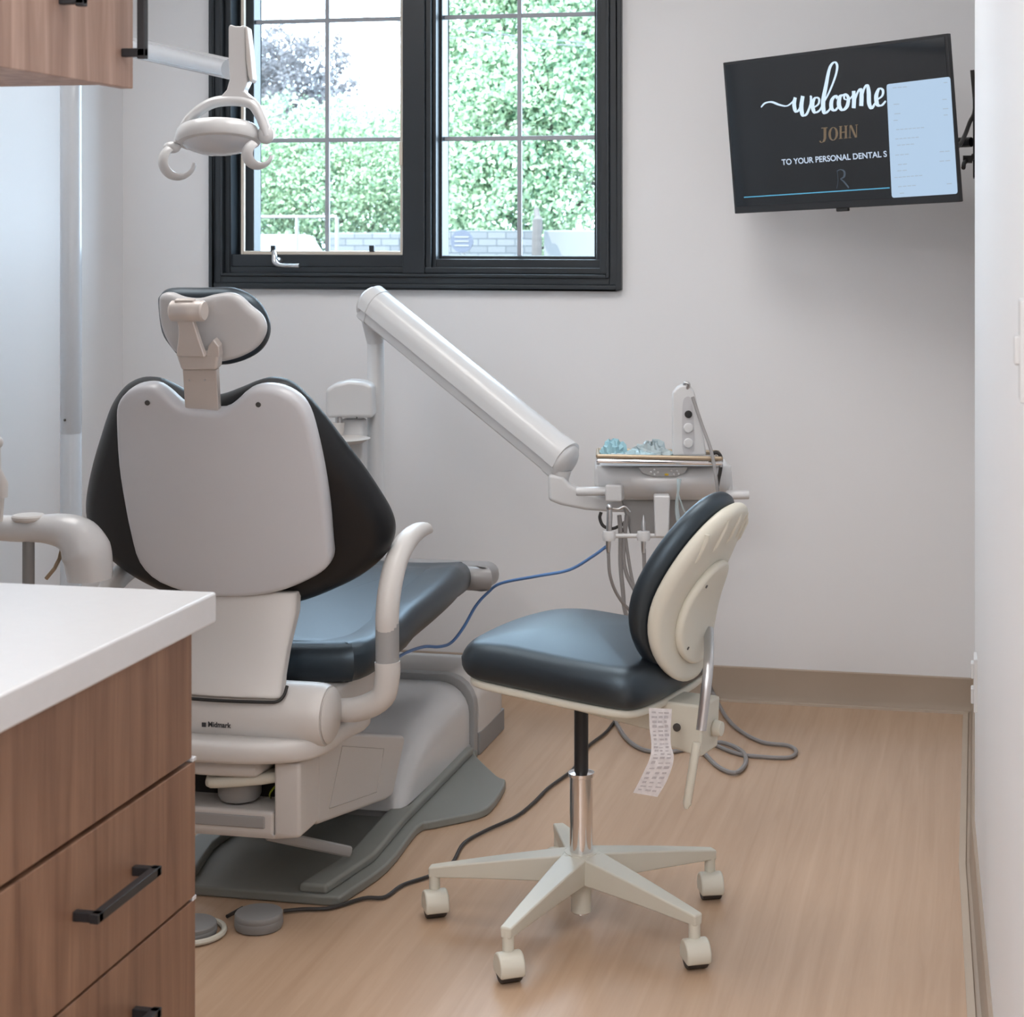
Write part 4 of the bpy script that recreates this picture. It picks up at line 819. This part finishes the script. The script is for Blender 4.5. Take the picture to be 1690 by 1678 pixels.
for i in range(nu): fs.append((o_+i, o_+i+1, k2+i+1, k2+i))
m.add(vs, fs); m.build('front_cowl', M['white'], du, ang=60)
cp = MB(); cp.prism([at(x, y, D0-.002) for x, y in ((1053, 771), (1136, 771), (1130, 780), (1115, 787), (1078, 787), (1060, 781))], FW*.012); cpo = cp.build('control_pad', M['midgrey'], du, bevel=.002)
m = MB()
for x, y in ((1080, 775), (1086, 779), (1074, 779), (1080, 783), (1108, 777), (1117, 777), (1112, 783), (1120, 782)): m.ball(at(x, y, D0-.002), .003, 8)
m.build('button', M['white'], cpo); MB().ball(at(1100, 783, D0-.002), .004, 8, sc=(1.6, 1, .8)).build('indicator', mat('amber', (.6, .4, .03), .4, noise=.05), cpo, label='amber indicator')
for x0, x1, y0 in ((951, 1012, 811), (1198, 1236, 817)):
    MB().tube([at(x0, y0, D0+.04), at(x0+2, y0, D0+.04), at(x1, y0-1, D0+.04)], [.010, .012, .012], 16).build('grab_handle', M['white'], du)
MB().cbox(at(1015, 812, D0+.035), (.045, .05, .045)).build('handle_block', M['white'], du, bevel=.006)
m = MB(); m.prism([at(x, y, D0+.10) for x, y in ((1025, 824), (1165, 824), (1160, 850), (1100, 886), (1040, 884))], FW*.10); m.build('underbody', M['midgrey'], du, bevel=.006)
a = at(1080, 815, D0); b_ = at(1106, 815, D0); m = MB(); m.prism([at(1079, 818, D0-.03), at(1106, 818, D0-.03), at(1104, 887, D0-.03), at(1081, 887, D0-.03)], FW*.045); m.build('drop_column', M['white'], du, bevel=.005)
m = MB(); m.tube([at(1003, 884, D0-.01), at(1108, 884, D0-.01)], .006, 12); m.tube([at(1108, 884, D0-.01), at(1140, 888, D0-.01)], .006, 12); m.build('holder_bar', M['white'], du)
for px in (1005, 1062, 1120):
    m = MB(); m.lathe([(.009, -.013), (.016, -.012), (.018, 0), (.016, .012), (.009, .013)], at(px, 884, D0-.028), (0, 0, 1), 20); m.build('instrument_holder', M['white'], du)
# rear hoses of the unit
for pts, r_ in (([(1022, 850), (1024, 880), (1024, 930), (1028, 975), (1032, 1010), (1050, 1060)], .006), ([(1034, 850), (1031, 890), (1029, 920), (1035, 950), (1052, 985), (1062, 1030)], .0055), ([(1030, 860), (1034, 900), (1042, 950), (1052, 995), (1058, 1040)], .0045), ([(1063, 905), (1064, 950), (1066, 1000), (1068, 1040)], .005)):
    MB().tube(smooth([at(x, y, D0+.06) for x, y in pts]+[at(1080, 1125, D0+.05), at(1090, 1190, D0-.02)], 5), r_, 8).build('supply_hose', M['hose'], du)
MB().tube(smooth([at(x, y, D0+.07) for x, y in ((992, 845), (990, 855), (996, 868), (1012, 872), (1030, 864), (1032, 870), (1022, 880))], 5), .0045, 8).build('black_loop_hose', M['rubber'], du, label='black looped hose')
MB().tube(smooth([at(x, y, D0-.01) for x, y in ((1175, 748), (1184, 747), (1190, 756), (1189, 775), (1186, 790), (1184, 802))], 4), .005, 8).build('hook', M['rubber'], du, label='black hook')
# instruments
sy = thing('syringe', tuple(at(1005, 930, D0-.03)), 'steel three-way syringe standing in the left instrument holder', 'syringe')
m = MB(); m.tube([at(1006, 838, D0-.03), at(1006, 850, D0-.03), at(1004, 900, D0-.03), at(1004, 912, D0-.03)], [.006, .008, .007, .005], 14); m.ball(at(1006, 837, D0-.03), .009, 12); m.build('body', M['steel'], sy)
MB().tube(smooth([at(1006, 838, D0-.03), at(1020, 840, D0-.03), at(1031, 836, D0-.03), at(1040, 845, D0-.03)], 4), .003, 8).build('nozzle', M['steel'], sy)
MB().tube(smooth([at(1004, 912, D0-.03), at(1006, 945, D0-.02), at(1014, 972, D0), at(1028, 995, D0+.02), at(1042, 1012, D0+.04), at(1062, 1060, D0+.05)], 5), .0045, 8).build('hose', M['hose'], sy)
hp = thing('handpiece', tuple(at(1062, 905, D0-.03)), 'steel handpiece coupling standing in the middle instrument holder', 'handpiece')
m = MB(); m.tube([at(1062, 850, D0-.03), at(1062, 856, D0-.03), at(1062, 862, D0-.03), at(1062, 882, D0-.03), at(1062, 886, D0-.03), at(1062, 912, D0-.03)], [.002, .003, .006, .0065, .007, .005], 14); m.build('body', M['steel'], hp)
MB().tube([at(1062, 883, D0-.03), at(1062, 889, D0-.03)], .0075, 14).build('collar', M['dark'], hp, label='black collar')
MB().tube(smooth([at(1062, 911, D0-.03), at(1063, 950, D0-.02), at(1064, 1000, D0), at(1070, 1060, D0+.02)], 5), .004, 8).build('hose', M['hose'], hp)
tb_ = thing('suction_tip', tuple(at(1121, 830, D0-.07)), 'pale clear suction holder hanging before the instrument head', 'suction tip')
m = MB(); m.tube(smooth([at(1121, 790, D0-.075), at(1119, 812, D0-.075), at(1117, 840, D0-.06), at(1122, 870, D0-.05)], 4), [.006, .003, .005, .007], 10); m.build('body', M['wrap'], tb_); MB().tube(smooth([at(1119, 815, D0-.075), at(1127, 838, D0-.065), at(1133, 850, D0-.055)], 4), .0022, 8).build('clip', M['wrap'], tb_)
# tray
ty = thing('instrument_tray', tuple(at(1090, 765, D0+.04)), 'steel instrument tray with brass-toned rim on top of delivery head', 'tray')
ta_, tb2 = at(987, 764, D0-.015), at(1190, 768, D0-.015)
dv = FW*.13+UP*.0
m = MB(); m.add([ta_, tb2, tb2+dv, ta_+dv, ta_+UP*.003, tb2+UP*.003, tb2+dv+UP*.003, ta_+dv+UP*.003], [(3, 2, 1, 0), (4, 5, 6, 7), (0, 1, 5, 4), (1, 2, 6, 5), (2, 3, 7, 6), (3, 0, 4, 7)]); m.build('pan', M['steel'], ty)
loop = [ta_, tb2, tb2+dv, ta_+dv]
def rl(o, r, inset=0): return smooth([p+UP*o for p in loop], 1, True)
m = MB()
for p, q in zip(loop, loop[1:]+loop[:1]): m.tube([p+UP*.006, q+UP*.006], .0055, 10)
for p in loop: m.ball(p+UP*.006, .0055, 10)
m.build('rim', M['chrome'], ty); m = MB()
for p, q in zip(loop, loop[1:]+loop[:1]): m.tube([p+UP*.018, q+UP*.018], .006, 10)
for p in loop: m.ball(p+UP*.018, .006, 10)
m.build('upper_rim', M['brass'], ty, label='brass-toned upper rim')
m = MB()
for p in loop: m.tube([p-UP*.004, p+UP*.02], .004, 8)
m.build('rim_post', M['steel'], ty)
# things on the tray
def crumple(name, c, sx, sy, sz, mt, lab, cat, seed):
    random.seed(seed); m = MB(); n = 22; vs = []; fs = []
    for j in range(n//2+1):
        for i in range(n):
            ph = math.pi*j/(n//2); q = 2*math.pi*i/n; k = 1+random.uniform(-.28, .28)
            vs.append(Vector(c)+RT*math.sin(ph)*math.cos(q)*sx*k+FW*math.sin(ph)*math.sin(q)*sy*k+UP*max(-.0, (math.cos(ph)+.15)*sz*k))
    for j in range(n//2):
        for i in range(n): fs.append((j*n+i, (j+1)*n+i, (j+1)*n+(i+1) % n, j*n+(i+1) % n))
    m.add(vs, fs); return tag(m.build(name, mt, ang=15), lab, cat)
def ontray(px, k): 
    q = ta_.lerp(tb2, (px-987)/203)+dv*k; return q+UP*.004
crumple('glove', ontray(1013, .45), .036, .04, .038, M['glove'], 'crumpled teal glove at left end of the instrument tray', 'glove', 2)
crumple('gauze_pack', ontray(1052, .40), .048, .045, .020, mat('pale_blue_paper', (.45, .62, .68), .5, noise=.1, nscale=50), 'pale blue crumpled gauze pack in middle of the tray', 'pack', 5)
crumple('wrapper', ontray(1078, .65), .050, .045, .036, M['wrap'], 'white clear crumpled wrapper behind the gauze on the tray', 'wrapper', 8)
tag(MB().pillow([(p.x, p.y) for p in smooth([(-.055, -.03, 0), (.055, -.03, 0), (.055, .03, 0), (-.055, .03, 0)], 5, True)], .006, .003, lambda u, v, w_: ontray(1050, .30)+RT*u+FW*v*.9+UP*(.014+w_-u*.05)).build('dressing_card', mat('white_card', (.75, .77, .78), .5, noise=.03)), 'white flat dressing sheet lying across front of the tray', 'sheet')
# controller standing on the tray
cc = ontray(1136, .55); co = thing('handheld_controller', tuple(cc), 'tall white rounded device with black and white buttons standing on tray', 'device')
dq = (cc-EYE).dot(FW)
ol = [(1110, 752), (1110, 660), (1113, 645), (1124, 636), (1138, 637), (1147, 650), (1155, 690), (1163, 730), (1166, 752)]
m = MB(); o2 = smooth([(x, y, 0) for x, y in ol], 3); m.prism([at(p.x, p.y, dq-.012) for p in o2], FW*.04); m.build('body', M['white'], co, bevel=.005, seg=3)
fp = smooth([(1127, 744, 0), (1126, 700, 0), (1127, 665, 0), (1132, 655, 0), (1140, 657, 0), (1144, 680, 0), (1146, 720, 0), (1145, 744, 0), (1136, 750, 0)], 4, True)
m = MB(); m.prism([at(p.x, p.y, dq-.014) for p in fp], FW*.004); m.build('face_panel', mat('panel_grey', (.5, .5, .52), .4, noise=.02), co)
for (x, y, r_, mt_2, nm) in ((1136, 683.5, .010, M['dark'], 'black_button'), (1136, 706, .013, M['white'], 'white_button'), (1136, 731, .013, M['white'], 'white_button')):
    MB().lathe([(0, 0), (r_, 0), (r_, .003), (r_*.85, .005), (0, .0055)], at(x, y, dq-.0135), -FW, 24).build(nm, mt_2, co)
MB().tube(smooth([at(1129, 642, dq), at(1130, 632, dq-.01), at(1137, 634, dq-.014), at(1134, 641, dq-.01)], 4), .004, 8).build('tip_clip', M['steel'], co)
MB().tube(smooth([at(1143, 655, dq-.03), at(1158, 700, dq-.05), at(1174, 745, dq-.09), at(1182, 790, dq-.12), at(1185, 815, dq-.12)], 5), .0045, 8).build('hose', M['hose'], co)
# blue hose
tag(MB().tube(smooth([at(1000, 902, D0-.02), at(978, 918, D0), at(940, 940, D0+.05), (at(890, 950, D0+.08)), at(828, 962, 4.92), at(805, 978, 4.95), at(785, 1000, 4.9), at(765, 1035, 4.85), at(745, 1060, 4.8), at(725, 1067, 4.75), at(700, 1067, 4.7), at(672, 1076, 4.6), at(640, 1092, 4.5), at(600, 1095, 4.42)], 6), .0042, 8).build('air_hose', M['blue']), 'thin blue hose drooping from the instrument holder past the toe cover', 'hose')
# ------------------------------------------------------------------ cup filler column
cf = thing('cup_filler', tuple(at(575, 1000, 5.25).xy)+(0,), 'white domed cup filler left of the delivery post', 'cup filler')
m = MB(); vs = [(537, 690), (537, 643), (550, 634), (575, 628), (600, 630), (614, 636), (616, 690)]
m.prism([at(x, y, 5.20) for x, y in vs], FW*.09); m.build('hood', M['white'], cf, bevel=.012, seg=3)
MB().box((at(575, 690, 5.25).x-.02, at(575, 690, 5.25).y-.02, 0), (at(575, 690, 5.25).x+.05, at(575, 690, 5.25).y+.03, at(575, 690, 5.25).z)).build('pillar', M['white'], cf, bevel=.01)
MB().tube([at(559, 688, 5.21), at(559, 700, 5.21)], .010, 14).build('spout', M['steel'], cf)
m = MB(); m.lathe([(.0, 0), (.016, 0), (.021, .05), (.0, .05)], at(557, 726, 5.21), (0, 0, 1), 24); m.build('cup', M['white2'], cf)
m = MB(); m.lathe([(0, 0), (.07, 0), (.09, .012), (.06, .02), (0, .02)], at(560, 730, 5.21), (0, 0, 1), 28); m.build('bowl_shelf', M['white2'], cf)
MB().lathe([(0, 0), (.003, 0), (.0, .006)], at(589, 688, 5.195), (0, 0, -1), 8).build('sensor', M['dark'], cf)
# ------------------------------------------------------------------ assistant arm at left
aa = thing('assistant_arm', (-1.86, 3.28, 0), 'white glossy assistant arm with round cap behind the countertop', 'dental unit')
m = MB(); DA = 3.62
m.tube(smooth([at(-40, 868, DA), at(20, 872, DA), at(70, 872, DA), at(105, 876, DA), at(128, 888, DA), at(142, 910, DA), at(147, 935, DA), at(148, 955, DA)], 5), [.024, .026, .028, .035, .044, .049, .046, .044], 24, flat=1.1)
m.build('arm', M['white'], aa, ang=60)
MB().lathe([(0, 0), (.030, 0), (.033, .004), (.033, .009), (.030, .012), (0, .013)], at(47, 859, DA), (0, 0, 1), 32).build('pivot_cap', M['white2'], aa)
MB().lathe([(0, 0), (.012, 0), (.012, .30), (0, .30)], at(47, 1130, DA), (0, 0, 1), 20).build('suction_hose', M['grey'], aa, label='dark grey vertical suction hose')
MB().lathe([(0, -.9), (.03, -.9), (.03, .02), (0, .02)], at(118, 990, DA+.03), (0, 0, 1), 20).build('support_post', M['white'], aa)
m = MB(); m.tube([at(1, 820, DA-.03), at(2, 800, DA-.03), at(-8, 775, DA-.03), at(-10, 728, DA-.03)], [.014, .014, .012, .013], 14); m.ball(at(-6, 730, DA-.03), .014, 12); m.tube([at(-2, 860, DA-.03), at(1, 820, DA-.03)], .008, 10); m.build('valve', M['white2'], aa)
MB().tube([at(76, 955, DA-.02), at(90, 938, DA-.02), at(98, 922, DA), at(102, 905, DA)], .004, 8).build('clip', M['brass'], aa)
# ------------------------------------------------------------------ operatory light
pl0 = at(117, 900, 4.95); ol_ = thing('operatory_light', (pl0.x, pl0.y, 0), 'white dental operatory light on a tall grey pole by left wall', 'lamp')
MB().lathe([(0, 0), (.09, 0), (.09, .015), (.031, .02), (.029, .03), (.029, .853), (.0283, .855), (.0283, .858), (.029, .86), (.029, 2.0), (.02, 2.02), (0, 2.02)], (pl0.x, pl0.y, 0), n=32).build('pole', mat('pole_paint', (.50, .53, .57), .22, noise=.01, coat=.4), ol_)
MB().ball(at(107, 693, 4.92), .004, 8).build('pole_screw', M['screwgrey'], ol_)
e = Vector((pl0.x, pl0.y, 1.955)); h0 = at(382, 114, 3.9)
m = MB(); m.tube([e, e.lerp(h0, .5), h0], [.027, .026, .0235], 20); m.tube([e-UP*.03, e+UP*.03], .038, 20); m.build('boom', mat('boom_silver', (.55, .57, .60), .2, .6, noise=.02, stretch=(1, 1, 1)), ol_)
DL = 3.80
hd_ = MB(); hd_.prism([at(x, y, DL+.0) for x, y in ((377, 44), (380, 40), (388, 43), (398, 43), (402, 40), (405, 48), (406, 100), (409, 135), (402, 150), (418, 163), (360, 163), (374, 148), (379, 130), (377, 100))], FW*.045)
nk = hd_.build('neck', M['white'], ol_, bevel=.005, seg=3)
m = MB(); m.prism([at(x, y, DL-.004) for x, y in ((404, 42), (408, 44), (413, 85), (417, 130), (413, 136), (409, 125), (406, 100))], FW*.05); m.build('neck_side_plate', M['white2'], nk, bevel=.003)
# yoke: a bent band
yk = MB(); P = smooth([at(294, 236, DL+.02), at(299, 222, DL+.02), at(312, 198, DL+.02), (at(335, 178, DL+.02)), at(358, 168, DL+.02), at(390, 166, DL+.02), at(415, 171, DL+.02), at(428, 188, DL+.02), at(438, 212, DL+.02), at(441, 225, DL+.02)], 5)
yk.tube(P, [.009, .010, .011, .012, .012, .011, .010], 16, flat=2.2, ref=(0, 0, 1)); yo = yk.build('yoke', M['white'], ol_, ang=60)
hc = at(361, 226, DL+.03)
hm = MB(); sx = .094
prof = [0, 0, 0, (.078, -.016), (.086, -.014), (.090, -.008), (.090, .004), (.087, .014), (.080, .021), (.05, .028), (0, .030)]
hx = (UP*1.0+FW*.22-RT*.05).normalized()
hm.lathe(prof[3:], hc, hx, 40); hdm = hm.build('lamp_head', M['white'], ol_, ang=40)
hm = MB(); hm.lathe([(0, -.036), (.02, -.0355), (.045, -.031), (.066, -.023), (.079, -.013), (.079, -.010), (0, -.010)], hc, hx, 40); hm.build('lens', M['lens'], hdm, label='grey translucent lens')
MB().ball(at(439, 222, DL+.02), .021, 20, sc=(.8, 1, 1)).build('right_joint', M['white'], yo)
MB().ball(at(284, 243, DL+.02), .016, 20, sc=(1.2, 1, .8)).build('left_joint', M['white'], yo)
for c_, r_, a0_, a1_ in (((295, 266), 26, 125, 352), ((428, 254), 20, 115, 350)):
    P = [at(c_[0]+math.cos(math.radians(a))*r_, c_[1]-math.sin(math.radians(a))*r_, DL-.02+.02*math.cos(math.radians(a))) for a in [a0_+(a1_-a0_)*i/24 for i in range(25)]]
    m = MB(); m.tube(P, [.0045, .005, .005, .0045, .004], 12, flat=2.6, ref=tuple((P[0]-at(c_[0], c_[1], DL)).normalized())); m.build('grip_handle', M['white'], ol_, ang=60)
